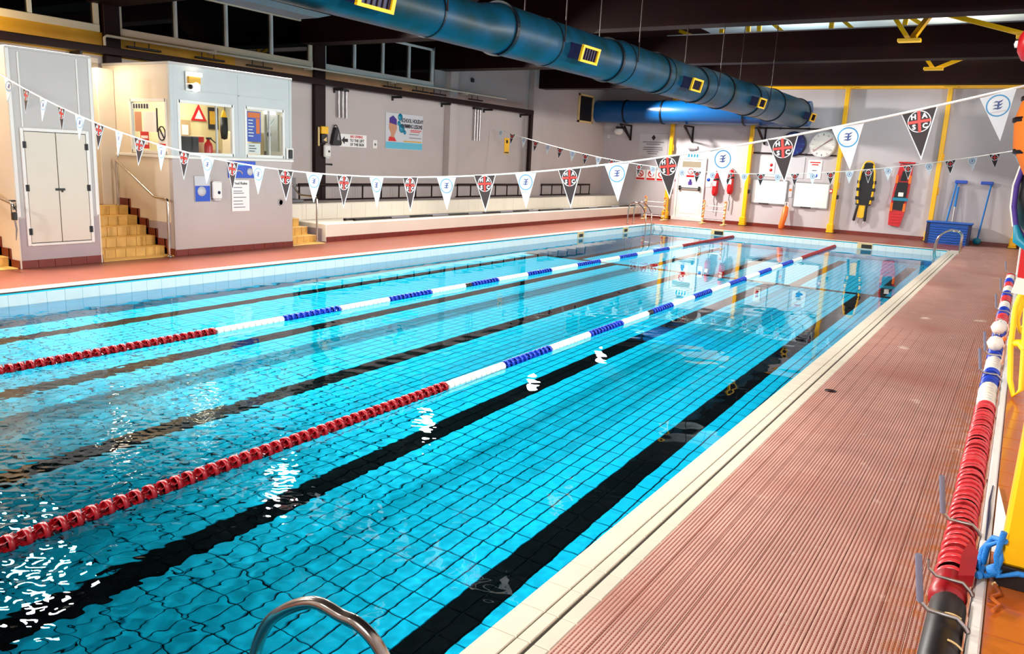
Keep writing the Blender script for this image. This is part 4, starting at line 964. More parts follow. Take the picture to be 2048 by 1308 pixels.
# yellow lattice struts of the roof seen between the beams
def strut(name, label, segs, foot=None):
    p0 = segs[0][0]; o = thing(name, label, 'roof strut', p0)
    for a, b_ in segs: part(o, 'strut', MB().bar(a, b_, .13, .1), 'yellow')
    if foot: part(o, 'foot_plate', MB().box(foot[0]-.3, foot[0]+.22, foot[1]-.12, foot[1]+.12, foot[2]-.05, foot[2]+.03, ch=.01), 'yellow')
    return o
strut('roof_strut', 'yellow roof strut with foot plate hanging in the middle of the light gap', [((-3.0, 22.5, 5.36), (-3.9, 22.5, 6.6)), ((-2.95, 22.5, 5.36), (-2.6, 24.3, 6.6))], (-2.95, 22.5, 5.36))
strut('roof_strut', 'long low-angled yellow roof strut at the right end of the light gap', [((-.45, 22.5, 5.36), (-3.0, 22.5, 6.15))], (-.45, 22.5, 5.36))
strut('roof_strut', 'yellow V-shaped roof strut on a foot plate under the far beam', [((-2.9, 27.5, 5.27), (-3.7, 27.5, 6.3)), ((-2.8, 27.5, 5.27), (-.9, 27.5, 6.1))], (-2.85, 27.5, 5.27))
Y2 = 26.6
def gap_strut(lab, *segs): strut('roof_strut', lab, [((a, Y2, za), (b, Y2, zb)) for a, za, b, zb in segs])
gap_strut('yellow roof strut slanting just right of the middle foot plate', (-2.6, 5.95, -3.6, 6.6), (-3.75, 5.9, -3.7, 6.6))
gap_strut('broad slanting roof strut next left of the middle foot plate', (-4.6, 5.9, -5.5, 6.65))
gap_strut('thin upright roof strut left of the broad slanting one', (-5.75, 5.9, -5.75, 6.65))
gap_strut('broad slanting roof strut left of the thin upright one', (-6.6, 5.9, -7.6, 6.65))
gap_strut('short pair of roof struts in the left half of the light gap', (-7.9, 5.9, -7.95, 6.65), (-8.25, 5.9, -8.3, 6.65))
gap_strut('long low roof strut at the duct end of the light gap', (-9.4, 6.05, -10.6, 6.5), (-9.2, 5.95, -9.15, 6.5))

# ------------------------------------------------------------------ far wall
yw = YW
for x, lab, zt in ((-12.0, 'yellow steel post left of the white fire door', 5.03), (-8.88, 'yellow steel post between the fire door and the whiteboards', 5.03), (-5.72, 'yellow steel post between the whiteboards and the rescue boards', 5.03), (-2.58, 'yellow steel post behind the blue chest', 5.03), (-.12, 'yellow steel post at the right end of the far wall', 1.25)):
    o = thing('steel_post', lab, 'post', (x, yw-.12, 0)); part(o, 'shaft', MB().box(x-.07, x+.07, yw-.19, yw-.05, .02, zt, ch=.012), 'yellow')
    part(o, 'foot', MB().box(x-.13, x+.11, yw-.26, yw-.0, .0, .06, ch=.01).box(x-.12, x+.1, yw-.24, yw-.02, .06, .32, ch=.02), 'yellow'); part(o, 'base_plate', MB().box(x-.16, x+.16, yw-.29, yw, 0, .02), 'black')
    for z in (1.55, 2.65):
        if z < zt: part(o, 'lug', MB().box(x+.07, x+.11, yw-.16, yw-.08, z, z+.24, ch=.01), 'yellow')
    if zt > 4:
        part(o, 'cap_plate', MB().box(x-.2, x+.2, yw-.2, yw-.02, zt-.05, zt, ch=.006), 'yellow')
        if x in (-8.88, -5.72, -12.0): part(o, 'bolt', MB().box(x+.07, x+.13, yw-.16, yw-.06, 1.2, 1.34, ch=.01), 'black', 'dark bolt on the post')
o = thing('wall_rail', 'yellow beam along the top of the far wall', 'beam', (-6, yw-.1, 5.0)); part(o, 'beam', MB().box(-12.2, .3, yw-.14, yw-.02, 4.96, 5.05, ch=.008), 'yellow'); part(o, 'flange', MB().box(-12.2, .3, yw-.2, yw-.02, 5.035, 5.055), 'yellow')
# fire door
f = MB(); x0, x1, z0, z1 = -11.62, -10.63, .14, 2.36
f.box(x0-.09, x0, yw-.06, yw, z0, z1+.08, ch=.008); f.box(x1, x1+.09, yw-.06, yw, z0, z1+.08, ch=.008); f.box(x0, x1, yw-.06, yw, z1, z1+.08, ch=.008); f.box(x0-.15, x1+.15, yw-.12, yw, .0, z0, ch=.01)
d = struct('door_1', f, 'white_paint')
part(d, 'leaf', MB().box(x0+.01, x1-.01, yw-.045, yw-.005, z0+.01, z1-.01, ch=.005), 'white_paint')
part(d, 'vision_panel', MB().box(x0+.12, x1-.12, yw-.05, yw-.044, 2.06, 2.28, ch=.003), 'mirror_panel'); part(d, 'kick_panel', MB().box(x0+.16, x1-.12, yw-.052, yw-.044, .28, 1.08, ch=.004), 'paper')
hb = part(d, 'push_bar', MB().tube([(x0+.08, yw-.1, 1.26), (x1-.08, yw-.1, 1.26)], .022, 8).box(x0+.06, x0+.14, yw-.11, yw-.045, 1.17, 1.34, ch=.01).box(x1-.14, x1-.06, yw-.11, yw-.045, 1.17, 1.34, ch=.01), 'black')
def sheet(name, label, cat, x0, x1, z0, z1, m, th=.012):
    o = thing(name, label, cat, ((x0+x1)/2, yw, z0)); part(o, 'panel', MB().box(x0, x1, yw-th, yw, z0, z1, ch=.003), m); return o
o = thing('door_notices', 'white notices with red ring and blue figure on the fire door', 'notice', (-11.1, yw-.05, 1.35)); yd = yw-.052
part(o, 'sheet', MB().box(-11.38, -10.85, yd-.004, yd, 1.36, 2.0), 'paper'); r = MB(); cross_ring(r, (-11.13, yd-.006, 1.9), .12, .03); r.bar((-11.2, yd-.006, 1.98), (-11.05, yd-.006, 1.82), .025); part(o, 'prohibition_ring', r, 'red')
part(o, 'red_band', MB().box(-11.3, -10.98, yd-.008, yd-.004, 1.68, 1.76), 'red'); part(o, 'figure', MB().lathe([(0, 0), (.05, 0), (.05, .004), (0, .004)], 10, (-11.12, yd-.008, 1.56), 'y').box(-11.2, -11.04, yd-.008, yd-.004, 1.38, 1.52), 'purple', 'blue figure')
o = thing('door_notices', 'small blue and white notice at the right of the fire door', 'notice', (-10.55, yw, 1.3)); part(o, 'sheet', MB().box(-10.52, -10.3, yw-.01, yw, 1.35, 1.8), 'paper'); part(o, 'emblem', MB().lathe([(0, -.014), (.07, -.014), (.07, -.01), (0, -.01)][::-1], 12, (-10.41, yw, 1.62), 'y'), 'sign_blue')
o = thing('emergency_light', 'white bulkhead light above the fire door', 'lamp', (-11.15, yw, 2.74)); part(o, 'body', MB().box(-11.36, -10.96, yw-.09, yw, 2.76, 2.9, ch=.03), 'paper'); part(o, 'strip', MB().box(-11.3, -11.02, yw-.06, yw, 2.71, 2.76), 'print_grey')
o = sheet('exit_sign', 'cyan and white sign over the fire door', 'sign', -11.35, -10.85, 2.42, 2.58, 'paper')
for k in range(4): part(o, 'symbol', MB().box(-11.32+.115*k, -11.25+.115*k, yw-.016, yw-.012, 2.44, 2.56), 'teal')
o = sheet('wall_notice', 'large white notice with a dark crest in the far left corner', 'notice', -13.42, -12.2, 2.42, 3.3, 'pale_grey')
part(o, 'crest', MB().prism([(-12.9, 3.14), (-12.81, 3.03), (-12.72, 3.14), (-12.81, 3.25)], 'y', yw-.018, yw-.012), 'print_dark')
for z, a in ((2.95, .9), (2.87, .6), (2.74, .8), (2.66, .85), (2.58, .5), (2.5, .4)): part(o, 'print_line', MB().box(-12.81-.5*a, -12.81+.5*a, yw-.016, yw-.012, z, z+.03), 'print_grey')
for i, (xa, lab) in enumerate(((-13.45, 'leftmost red and white prohibition notice by the corner'), (-13.0, 'middle red and white prohibition notice by the corner'), (-12.56, 'red and white prohibition notice nearest the first yellow post'))):
    o = sheet('prohibition_notice', lab, 'notice', xa, xa+.4, 1.46, 1.88, 'paper'); r = MB(); cross_ring(r, (xa+.2, yw-.016, 1.72), .13, .04); r.bar((xa+.12, yw-.016, 1.8), (xa+.28, yw-.016, 1.64), .035); part(o, 'ring', r, 'red'); part(o, 'footer', MB().box(xa+.02, xa+.38, yw-.016, yw-.012, 1.48, 1.56), 'red')
o = sheet('red_tag', 'small round red disc beside the first yellow post', 'sign', -11.86, -11.78, 1.5, 1.6, 'white_paint'); part(o, 'disc', MB().lathe([(0, -.016), (.07, -.016), (.07, -.012), (0, -.012)][::-1], 12, (-11.82, yw, 1.55), 'y'), 'red')
o = thing('wall_speaker', 'pale domed lamp high in the far left corner', 'lamp', (-14.27, yw, 3.2)); part(o, 'mount', MB().box(-14.45, -14.08, yw-.12, yw, 3.44, 3.54, ch=.015), 'print_dark'); part(o, 'dome', MB().lathe([(0, 3.2), (.1, 3.21), (.17, 3.28), (.19, 3.38), (.16, 3.44)], 16, (-14.27, yw-.2, 0)), 'white_paint')
o = sheet('light_switch', 'small pale switch in the far left corner', 'switch', -14.86, -14.74, 3.08, 3.2, 'white_paint'); part(o, 'rocker', MB().box(-14.83, -14.77, yw-.018, yw-.012, 3.11, 3.17), 'pale_grey')
# swimming goal frames
def rack(x0, x1, y, label):
    o = thing('lane_rack', label, 'rack', ((x0+x1)/2, y, 0), 'pale tube racks by the far wall')
    for x in (x0, x1):
        part(o, 'upright', MB().tube([(x, y, .02), (x+.02, y+.03, .86)], .035, 8), 'wood_pale')
        for k in range(6): part(o, 'peg', MB().tube([(x-.03, y-.05, .14+.14*k), (x+.04, y-.06, .17+.14*k)], .03, 6), 'orange' if k % 2 else 'wood_pale')
        part(o, 'foot', MB().box(x-.06, x+.06, y-.25, y+.25, 0, .04, ch=.01), 'wood_pale')
    for z in (.16, .5, .68): part(o, 'crossbar', MB().tube([(x0, y+.02, z), (x1, y+.02, z)], .018, 6), 'white_paint')
    return o
rack(-12.42, -11.62, 29.2, 'pale tube rack standing left of the fire door'); rack(-10.12, -9.3, 29.3, 'pale tube rack standing right of the fire door')
# rescue tubes
for x, dz, lab in ((-9.5, .0, 'red rescue tube hanging right of the fire door'), (-10.08, -.1, 'red rescue tube hanging closer to the fire door')):
    o = thing('rescue_tube', lab, 'rescue tube', (x, yw, .95)); part(o, 'tube', MB().lathe([(0, 1.12+dz), (.08, 1.14+dz), (.12, 1.25+dz), (.11, 1.6+dz), (.1, 1.9+dz), (.07, 2.02+dz), (0, 2.05+dz)], 12, (x, yw-.12, 0)), 'red'); part(o, 'white_label', MB().box(x-.06, x+.06, yw-.245, yw-.22, 1.5+dz, 1.68+dz, ch=.004), 'paper'); part(o, 'upper_strap', MB().lathe([(.105, 1.72+dz), (.112, 1.72+dz), (.11, 1.79+dz), (.1, 1.79+dz)], 12, (x, yw-.12, 0)), 'print_dark'); part(o, 'tail', MB().tube([(x, yw-.1, 1.12+dz), (x-.02, yw-.1, .95+dz), (x+.02, yw-.08, .8+dz), (x, yw-.08, .5+dz)], .018, 6), 'grey'); part(o, 'hook', MB().tube([(x, yw, 2.08+dz), (x, yw-.14, 2.06+dz)], .015, 6), 'steel')
# clocks
def clock(label, x, z, r, face, rimm, marks, hands):
    o = thing('wall_clock', label, 'clock', (x, yw, z-r)); part(o, 'case', MB().lathe([(0, -.09), (r*.93, -.09), (r, -.07), (r, 0), (0, 0)][::-1], 36, (x, yw, z), 'y', smooth=False), rimm); part(o, 'face', MB().lathe([(0, -.096), (r*.9, -.096), (r*.9, -.09), (0, -.09)][::-1], 36, (x, yw, z), 'y', smooth=False), face)
    for k in range(12):
        a = k*PI/6; c, s_ = math.sin(a), math.cos(a); part(o, 'hour_mark', MB().bar((x+c*r*.7, yw-.1, z+s_*r*.7), (x+c*r*.84, yw-.1, z+s_*r*.84), .03, .006), marks)
    for nm, a, ln, w_, m in hands: part(o, nm, MB().bar((x-math.sin(R(a))*ln*.25, yw-.104, z-math.cos(R(a))*ln*.25), (x+math.sin(R(a))*ln, yw-.104, z+math.cos(R(a))*ln), w_, .006), m)
    return o
clock('dark blue wall clock with pale hands', -7.36, 3.06, .44, 'clock_blue', 'navy', 'sky_blue', (('minute_hand', 28, .34, .03, 'pale_grey'), ('hour_hand', 200, .25, .03, 'pale_grey')))
clock('white pace clock with a long red sweep hand', -6.35, 3.06, .46, 'white_paint', 'pale_grey', 'print_grey', (('sweep_hand', 52, .4, .03, 'red'), ('tail_hand', 232, .4, .03, 'red'), ('second_hand', 58, .38, .02, 'print_dark')))
for z, lab in ((3.6, 'thin dark rail behind the tops of the two clocks'), (2.7, 'thin dark rail under the two clocks')):
    o = thing('wall_batten', lab, 'rail', (-7.3, yw, z)); part(o, 'bar', MB().box(-8.8, -5.85, yw-.04, yw, z-.025, z+.025), 'brown_post')
    for x in (-8.6, -7.9, -6.9): part(o, 'fixing', MB().box(x-.03, x+.03, yw-.05, yw, z-.04, z+.04), 'black')
# whiteboards and notices
for xa, xb, za, zb, lab in ((-8.68, -7.42, .87, 1.74, 'white noticeboard left of the orange buoy'), (-7.16, -5.95, .83, 1.72, 'white noticeboard right of the orange buoy')):
    o = thing('whiteboard', lab, 'whiteboard', ((xa+xb)/2, yw, za)); part(o, 'panel', MB().box(xa, xb, yw-.03, yw, za, zb), 'paper'); f = MB()
    for q in ((xa-.02, xa+.02, za, zb), (xb-.02, xb+.02, za, zb), (xa, xb, za-.02, za+.02), (xa, xb, zb-.02, zb+.02)): f.box(q[0], q[1], yw-.04, yw, q[2], q[3])
    part(o, 'frame', f, 'brushed'); part(o, 'pen_tray', MB().box(xa+.3, xa+.65, yw-.08, yw-.03, za-.02, za+.02), 'print_dark')
o = sheet('notice_board', 'dim grey notice panel behind the far pennants', 'panel', -8.5, -6.9, 1.85, 2.6, 'pale_grey'); part(o, 'split', MB().box(-7.72, -7.68, yw-.016, yw-.012, 1.86, 2.59), 'print_grey')
o = sheet('red_figure_notice', 'notice with red figures beside the left whiteboard top', 'notice', -8.2, -7.95, 1.95, 2.45, 'paper', .012)
for z in (2.28, 2.1): part(o, 'figure', MB().lathe([(0, -.016), (.06, -.016), (.06, -.012), (0, -.012)][::-1], 8, (-8.08, yw, z), 'y'), 'red')
o.location.y -= .018
o = sheet('pool_notice', 'white notice with red heading and a blue oval', 'notice', -6.78, -6.3, 1.86, 2.52, 'paper'); part(o, 'heading', MB().box(-6.72, -6.36, yw-.016, yw-.012, 2.42, 2.46).box(-6.65, -6.42, yw-.016, yw-.012, 2.34, 2.38), 'red'); part(o, 'oval', MB().prism([(-6.54+.13*math.cos(t*PI/8), 1.98+.09*math.sin(t*PI/8)) for t in range(16)], 'y', yw-.016, yw-.012), 'sign_blue'); part(o, 'print_line', MB().box(-6.62, -6.46, yw-.016, yw-.012, 2.14, 2.17), 'print_grey')
o = sheet('small_label', 'narrow label with an orange square between the whiteboards', 'label', -7.38, -7.22, 1.15, 1.6, 'pale_grey'); part(o, 'orange_square', MB().box(-7.34, -7.25, yw-.016, yw-.012, 1.38, 1.46), 'orange')
o = thing('alarm_point', 'small red alarm point on the post right of the whiteboards', 'alarm', (-5.88, yw, 1.4)); part(o, 'box', MB().box(-5.93, -5.82, yw-.07, yw, 1.4, 1.53, ch=.012), 'red'); part(o, 'glass', MB().box(-5.91, -5.84, yw-.075, yw-.068, 1.43, 1.5), 'paper')
o = thing('torpedo_buoy', 'orange torpedo buoy leaning on the wall between the whiteboards', 'buoy', (-7.38, yw-.3, 0)); vs = MB(); vs.tube([(-7.42, yw-.34, .0), (-7.41, yw-.31, .08), (-7.36, yw-.2, .5), (-7.34, yw-.16, .78), (-7.335, yw-.15, .84)], [.05, .1, .11, .1, .05], 12); part(o, 'body', vs, 'orange'); part(o, 'handle', MB().tube([(-7.38, yw-.16, .84), (-7.38, yw-.15, .97), (-7.29, yw-.15, .97), (-7.29, yw-.16, .84)], .018, 6), 'white_float')
part(o, 'rope', MB().tube([(-7.29, yw-.2, .84), (-7.22, yw-.2, .8), (-7.23, yw-.2, .7), (-7.3, yw-.2, .66)], .012, 6), 'white_float')
# black and yellow rescue board / jacket and the red spinal board
o = thing('rescue_jacket', 'black and yellow flotation harness hanging on the far wall', 'harness', (-4.74, yw, .45)); yj = yw-.02
part(o, 'back_panel', MB().prism([(-5.0, 1.05), (-4.52, 1.05), (-4.46, 1.6), (-4.5, 2.12), (-4.62, 2.25), (-4.86, 2.25), (-4.95, 2.1), (-4.98, 1.6)], 'y', yw-.12, yw), 'black')
part(o, 'head_pad', MB().prism([(-4.88, 2.25), (-4.58, 2.25), (-4.55, 2.4), (-4.63, 2.5), (-4.82, 2.5), (-4.9, 2.4)], 'y', yw-.14, yw-.02), 'black')
for s in (-1, 1):
    part(o, 'shoulder_band', MB().tube([(-4.73+s*.16, yw-.13, 2.42), (-4.73+s*.22, yw-.14, 2.2), (-4.73+s*.25, yw-.14, 1.8), (-4.73+s*.24, yw-.13, 1.45), (-4.73+s*.2, yw-.12, 1.1)], .035, 8), 'yellow')
    for z in (1.85, 1.6, 1.3): part(o, 'side_strap', MB().box(-4.73+s*.24-.06, -4.73+s*.24+.06, yw-.17, yw-.02, z-.07, z+.05, ch=.01), 'black')
    part(o, 'lower_strap', MB().tube([(-4.78+s*.14, yw-.08, 1.05), (-4.8+s*.16, yw-.1, .8), (-4.82+s*.18, yw-.08, .5)], .045, 8), 'black')
    part(o, 'hook_end', MB().tube([(-4.82+s*.18, yw-.08, .5), (-4.86+s*.18, yw-.1, .42)], .02, 6), 'pale_grey')
part(o, 'yellow_flap', MB().prism([(-4.9, .62), (-4.72, .6), (-4.62, .75), (-4.6, 1.06), (-4.92, 1.06)], 'y', yw-.1, yw-.04), 'yellow'); part(o, 'yellow_crown', MB().tube(arc((-4.73, yw-.1, 2.38), .17, 0, 180, 10, 'xz'), .03, 6), 'yellow')
o = thing('spinal_board', 'red spinal rescue board with black pads on the far wall', 'rescue board', (-3.6, yw, .4)); sx = lambda z: -3.62+.06*(z-1.4)
part(o, 'board', MB().prism([(sx(.4)-.19, .44), (sx(.4)+.17, .4), (sx(.8)+.23, .8), (sx(1.5)+.25, 1.6), (sx(2.2)+.22, 2.2), (sx(2.5)+.19, 2.48), (sx(2.5)-.2, 2.5), (sx(2.2)-.22, 2.2), (sx(1.5)-.25, 1.5), (sx(.8)-.23, .8)], 'y', yw-.1, yw-.02), 'red')
part(o, 'body_pad', MB().prism([(sx(.95)-.14, .98), (sx(.95)+.14, .95), (sx(1.5)+.19, 1.5), (sx(1.9)+.16, 1.9), (sx(1.9)-.16, 1.9), (sx(1.5)-.19, 1.5)], 'y', yw-.13, yw-.1), 'black'); part(o, 'head_pad', MB().prism([(sx(2.1)-.1, 1.95), (sx(2.1)+.1, 1.95), (sx(2.3)+.07, 2.28), (sx(2.3)-.07, 2.28)], 'y', yw-.14, yw-.1), 'black')
part(o, 'white_buckle', MB().box(-3.68, -3.52, yw-.15, yw-.13, 1.42, 1.56, ch=.006), 'paper'); part(o, 'blue_strap', MB().box(-3.84, -3.36, yw-.145, yw-.13, 1.28, 1.38), 'teal')
for s in (-1, 1):
    for z in (1.05, 2.0): part(o, 'side_strap', MB().box(sx(z)+s*.2-.04, sx(z)+s*.2+.04, yw-.14, yw-.1, z-.14, z+.14, ch=.006), 'orange')
for z in (.52, .62, .72, .82): part(o, 'ridge', MB().box(sx(z)-.15, sx(z)+.15, yw-.115, yw-.1, z, z+.04, ch=.006), 'red')
o = thing('paddle_hanger', 'red bar on the wall above the spinal board', 'hanger', (-3.55, yw, 2.5)); part(o, 'bar', MB().box(-3.8, -3.3, yw-.16, yw, 2.53, 2.58, ch=.01), 'red'); part(o, 'bracket', MB().box(-3.6, -3.5, yw-.05, yw, 2.52, 2.6), 'brushed')
# blue chest with long-handled brushes
o = thing('storage_chest', 'blue ribbed storage chest in the far right corner', 'chest', (-1.95, 29.75, 0)); xa, xb, ya, yb = -2.58, -1.34, 29.5, 30.05
part(o, 'body', MB().prism([(xa+.04, 0), (xb-.04, 0), (xb, .66), (xa, .66)], 'y', ya, yb), 'chest_blue'); part(o, 'lid', MB().box(xa-.05, xb+.05, ya-.05, yb+.05, .66, .72, ch=.02), 'chest_blue')
for k in range(7): z = .07+.08*k; part(o, 'rib', MB().tube([(xa+.07+(xb-xa-.14)*i/16, ya-.004, z+.012*math.sin(i*1.6)) for i in range(17)], .018, 6), 'chest_blue')
for x in (xa+.02, xb-.02): part(o, 'corner_post', MB().box(x-.05, x+.05, ya-.02, ya+.05, 0, .66, ch=.01), 'navy')
def brush(label, x0, z0, x1, z1, y0, y1, head):
    o = thing('pool_brush', label, 'brush', (x0, y0, z0)); part(o, 'handle', MB().tube([(x0, y0, z0), (x1, y1, z1)], .025, 8), 'rope_blue')
    if head: part(o, 'head', MB().box(x1-.06, x1+.3, y1-.06, y1+.04, z1-.04, z1+.06, ch=.015) if head > 0 else MB().box(x1-.3, x1+.06, y1-.06, y1+.04, z1-.04, z1+.06, ch=.015), 'sign_blue'); part(o, 'socket', MB().tube([(x1-(x1-x0)*.04, y1, z1-.1), (x1, y1, z1)], .035, 8), 'rope_blue')
    return o
brush('blue pool brush with wide head standing behind the chest', -2.17, .02, -1.98, 2.0, 30.2, 30.3, 1); o = thing('pool_pole', 'plain blue and steel pole crossing the brush behind the chest', 'pole', (-1.9, 30.25, .3)); part(o, 'shaft', MB().tube([(-1.93, 30.15, .3), (-1.93, 30.25, 1.2)], .02, 8), 'brushed'); part(o, 'grip', MB().tube([(-1.93, 30.25, 1.2), (-1.92, 30.3, 1.85)], .035, 8), 'rope_blue')
o = brush('blue pool brush standing alone right of the chest', -1.14, .1, -1.0, 2.0, 30.2, 30.32, -1); part(o, 'float_ball', MB().lathe([(0, -.12), (.1, -.08), (.13, 0), (.1, .08), (0, .12)], 12, (-1.14, 30.15, .14)), 'teal', 'round dark teal ball at the foot')
# depth marker tiles
for x, lab in ((-8.72, 'yellow and black depth plate on the far pool edge near the lane rope'), (-4.0, 'yellow and black depth plate on the far pool edge towards the right')):
    o = thing('depth_plate', lab, 'depth plate', (x, PY1-.012, -.16)); part(o, 'plate', MB().box(x-.22, x+.22, PY1-.02, PY1-.006, -.17, -.01, ch=.002), 'wood_pale'); part(o, 'dark_field', MB().box(x-.1, x+.2, PY1-.024, PY1-.02, -.16, -.04), 'black')
for y, lab in ((21.3, 'yellow and black depth plate on the left pool edge'), (24.5, 'small depth plate on the left pool edge nearest the corner')):
    o = thing('depth_plate', lab, 'depth plate', (PX0+.012, y, -.16)); part(o, 'plate', MB().box(PX0+.006, PX0+.02, y-.2, y+.2, -.17, -.01, ch=.002), 'wood_pale'); part(o, 'dark_field', MB().box(PX0+.02, PX0+.024, y-.12, y+.12, -.15, -.06), 'black')

# ------------------------------------------------------------------ right side: ledge, rail, hooks, stored lane rope
lz = .42
b = MB(); b.box(.105, .42, Y0, YW, 0, lz-.012); wr = struct('wall_right_low', b, 'grout_tan')
lt = pad(-.155, .155, -.122, .122, 0, .014, .004).mesh('tile', 'ledge_tile')
for k in range(110):
    y = 1.2+.247*(k+.5); obj('tile', lt, wr, (.263, y, lz))
o = thing('hook_rail', 'long white timber rail carrying the rope hooks along the right wall', 'rail', (.08, 13, .26)); part(o, 'board', MB().box(.06, .104, Y0, 29.9, .24, .425, ch=.008), 'white_paint')
for y in np.arange(2.2, 29, 1.5): part(o, 'screw', MB().lathe([(0, -.004), (.012, -.004), (.012, 0), (0, 0)][::-1], 8, (.06, y, .33), 'x'), 'steel')
part(o, 'blue_scrawl', MB().tube([(.082, 4.05, .426), (.084, 4.35, .427), (.08, 4.6, .426), (.086, 4.85, .427)], [.004, .009, .006, .003], 6), 'navy', 'smear of dark blue paint')
def hook(y, label, long=True, th=.009):
    o = thing('rope_hook', label, 'hook', (.06, y, .3), 'rope hooks on the white rail'); z0 = .472
    pts = [(.059, y, .43), (.05, y, .445), (.02, y, z0), (-.03, y, z0), (-.075, y, z0-.0), (-.105, y, z0+.025)]
    part(o, 'arm', MB().tube(pts, th, 8), 'brushed'); e = pts[-1]
    if long: part(o, 'sleeve', MB().tube([e, (e[0]-.03, y+.01, z0+.2)], th*1.4, 10), 'grey_sleeve')
    else: part(o, 'tip', MB().tube([e, (e[0]-.005, y, z0+.06)], th*.8, 8), 'brushed')
    part(o, 'wall_plate', MB().box(.0565, .0595, y-.03, y+.03, .35, .425, ch=.003), 'brushed'); return o
hook(3.12, 'grey sleeved hook under the black end of the stored rope'); hook(4.08, 'grey sleeved hook under the red floats of the stored rope'); hook(3.43, 'thin bare hook at the end of the red floats', False, .007)
hook(7.6, 'sleeved hook between the white and the first blue floats'); hook(8.5, 'sleeved hook just past the first blue floats'); hook(11.6, 'dark hook tip in the middle of the rope bundle'); hook(13.6, 'dark hook tip by the far striped floats'); hook(16.8, 'farthest hook tip by the striped floats')
o = thing('stored_lane_rope', 'stored lane rope of red, white and blue floats on the hooks', 'lane rope', (.01, 9, .36)); zc = .385
part(o, 'cable', MB().tube([(-.016, 3.0, zc), (-.016, 17.2, zc)], .012, 6), 'steel')
def discs(m, rim):
    b = MB(); r = .067
    b.lathe([(.012, -.034), (.042, -.033), (.045, -.010), (r*.9, -.011)], 18, ax='y', m=0); b.lathe([(r*.9, -.011), (r, -.008), (r, .006), (r*.9, .009)], 18, ax='y', m=1)
    b.lathe([(r*.9, .009), (.045, .008), (.042, .033), (.012, .034)], 18, ax='y', m=0); return b.mesh('float', [m, rim])
DS = {'red': discs('red_float', 'red_rim'), 'blue': discs('blue_float', 'blue_float')}
wf_ = MB().lathe([(.012, -.045), (.06, -.045), (.066, -.03), (.066, .03), (.06, .045), (.012, .045)], 14, ax='y').mesh('float', 'white_float')
y = 3.62; rr = random.Random(4)
while y < 17.0:
    c = 'red' if y < 6.75 else 'white' if y < 7.45 else 'blue' if y < 8.05 else 'white' if y < 8.6 else ('blue', 'white', 'red')[int(y*1.55) % 3] if y > 9.2 else 'blue'
    me = DS[c] if c != 'white' else wf_
    dx = -.02+(0 if y < 8.3 else .003*math.sin(y*3.1)); q = obj('float', me, o, (dx+rr.uniform(-.004, .004), y, zc+rr.uniform(-.004, .004))); q.rotation_euler = (rr.uniform(-.05, .05), 0, rr.uniform(-.05, .05)); y += .069 if c != 'white' else .094
part(o, 'end_cage', MB().lathe([(.05, 2.85), (.066, 2.88), (.066, 3.36), (.05, 3.4)], 16, (-.016, 0, zc), 'y'), 'black', 'black end sleeve with pale marks')
for y_, a0 in ((2.98, 40), (3.18, 60), (3.3, 120)):
    part(o, 'pale_mark', MB().tube([(.068*math.cos(R(a0+k*12)), y_, zc+.068*math.sin(R(a0+k*12))) for k in range(5)], .004, 5), 'wood_pale')
part(o, 'end_float', MB().lathe([(.02, 3.4), (.066, 3.41), (.072, 3.46), (.062, 3.54), (.07, 3.58), (.02, 3.6)], 16, (-.024, 0, zc), 'y'), 'red_float')
part(o, 'end_tongue', MB().prism([(.0, 3.46), (.055, 3.5), (.06, 3.75), (.02, 3.85), (.0, 3.7)], 'z', zc+.05, zc+.10), 'red_float')
for i, (x, y_, c) in enumerate(((-.035, 8.75, 'white_float'), (-.035, 9.75, 'white_float'))):
    q = thing('loose_float', ('white ball float on the ropes past the first blue floats', 'white ball float deeper in the rope bundle')[i], 'float', (x, y_, .46)); part(q, 'ball', MB().lathe([(0, -.075), (.05, -.055), (.075, 0), (.05, .055), (0, .075)], 14, (x, y_, .536)), c); part(q, 'eye', MB().tube(arc((x, y_, .615), .02, 0, 330, 8, 'xz'), .006, 6), 'steel')
o = thing('pink_cord', 'pink and orange cord wound round the stored floats', 'cord', (.03, 9.2, .46)); part(o, 'coil', MB().tube([(.045, 8.1, .475), (.05, 8.45, .48), (.05, 8.95, .49), (-.04, 9.2, .48), (.04, 9.35, .48), (.045, 9.5, .49), (.07, 9.8, .5), (.05, 10.4, .48)], .014, 6), 'skin'); part(o, 'knot', MB().lathe([(0, -.03), (.03, 0), (0, .03)], 8, (.03, 9.3, .50)), 'orange')
# yellow column on the ledge with its blue rope
o = thing('ledge_column', 'yellow column standing on the orange ledge at the right edge', 'column', (.22, 3.75, lz)); part(o, 'shaft', MB().box(.135, .34, 3.62, 3.86, lz+.09, 5.0, ch=.012), 'yellow'); part(o, 'base_band', MB().box(.13, .345, 3.61, 3.87, lz, lz+.09, ch=.004), 'black')
o = thing('blue_rope', 'blue rope looped from the yellow column to the white rail', 'rope', (.12, 3.68, lz))
part(o, 'loop', MB().tube([(.14, 3.6, .62), (.10, 3.66, .60), (.07, 3.7, .52), (.065, 3.66, .455), (.09, 3.6, .45), (.125, 3.6, .47), (.135, 3.6, .54), (.12, 3.63, .6), (.085, 3.66, .56), (.08, 3.68, .47)], .012, 8), 'rope_blue')
part(o, 'loop', MB().tube([(.13, 3.595, .66), (.12, 3.6, .55), (.135, 3.59, .47), (.2, 3.595, .5), (.34, 3.595, .51)], .012, 8), 'rope_blue'); part(o, 'knot', MB().lathe([(0, -.03), (.025, -.015), (.03, .01), (0, .035)], 10, (.12, 3.61, .48)), 'rope_blue'); part(o, 'tail', MB().tube([(.085, 3.66, .46), (.075, 3.62, .45), (.07, 3.57, .46)], [.012, .013, .016], 8), 'rope_blue')
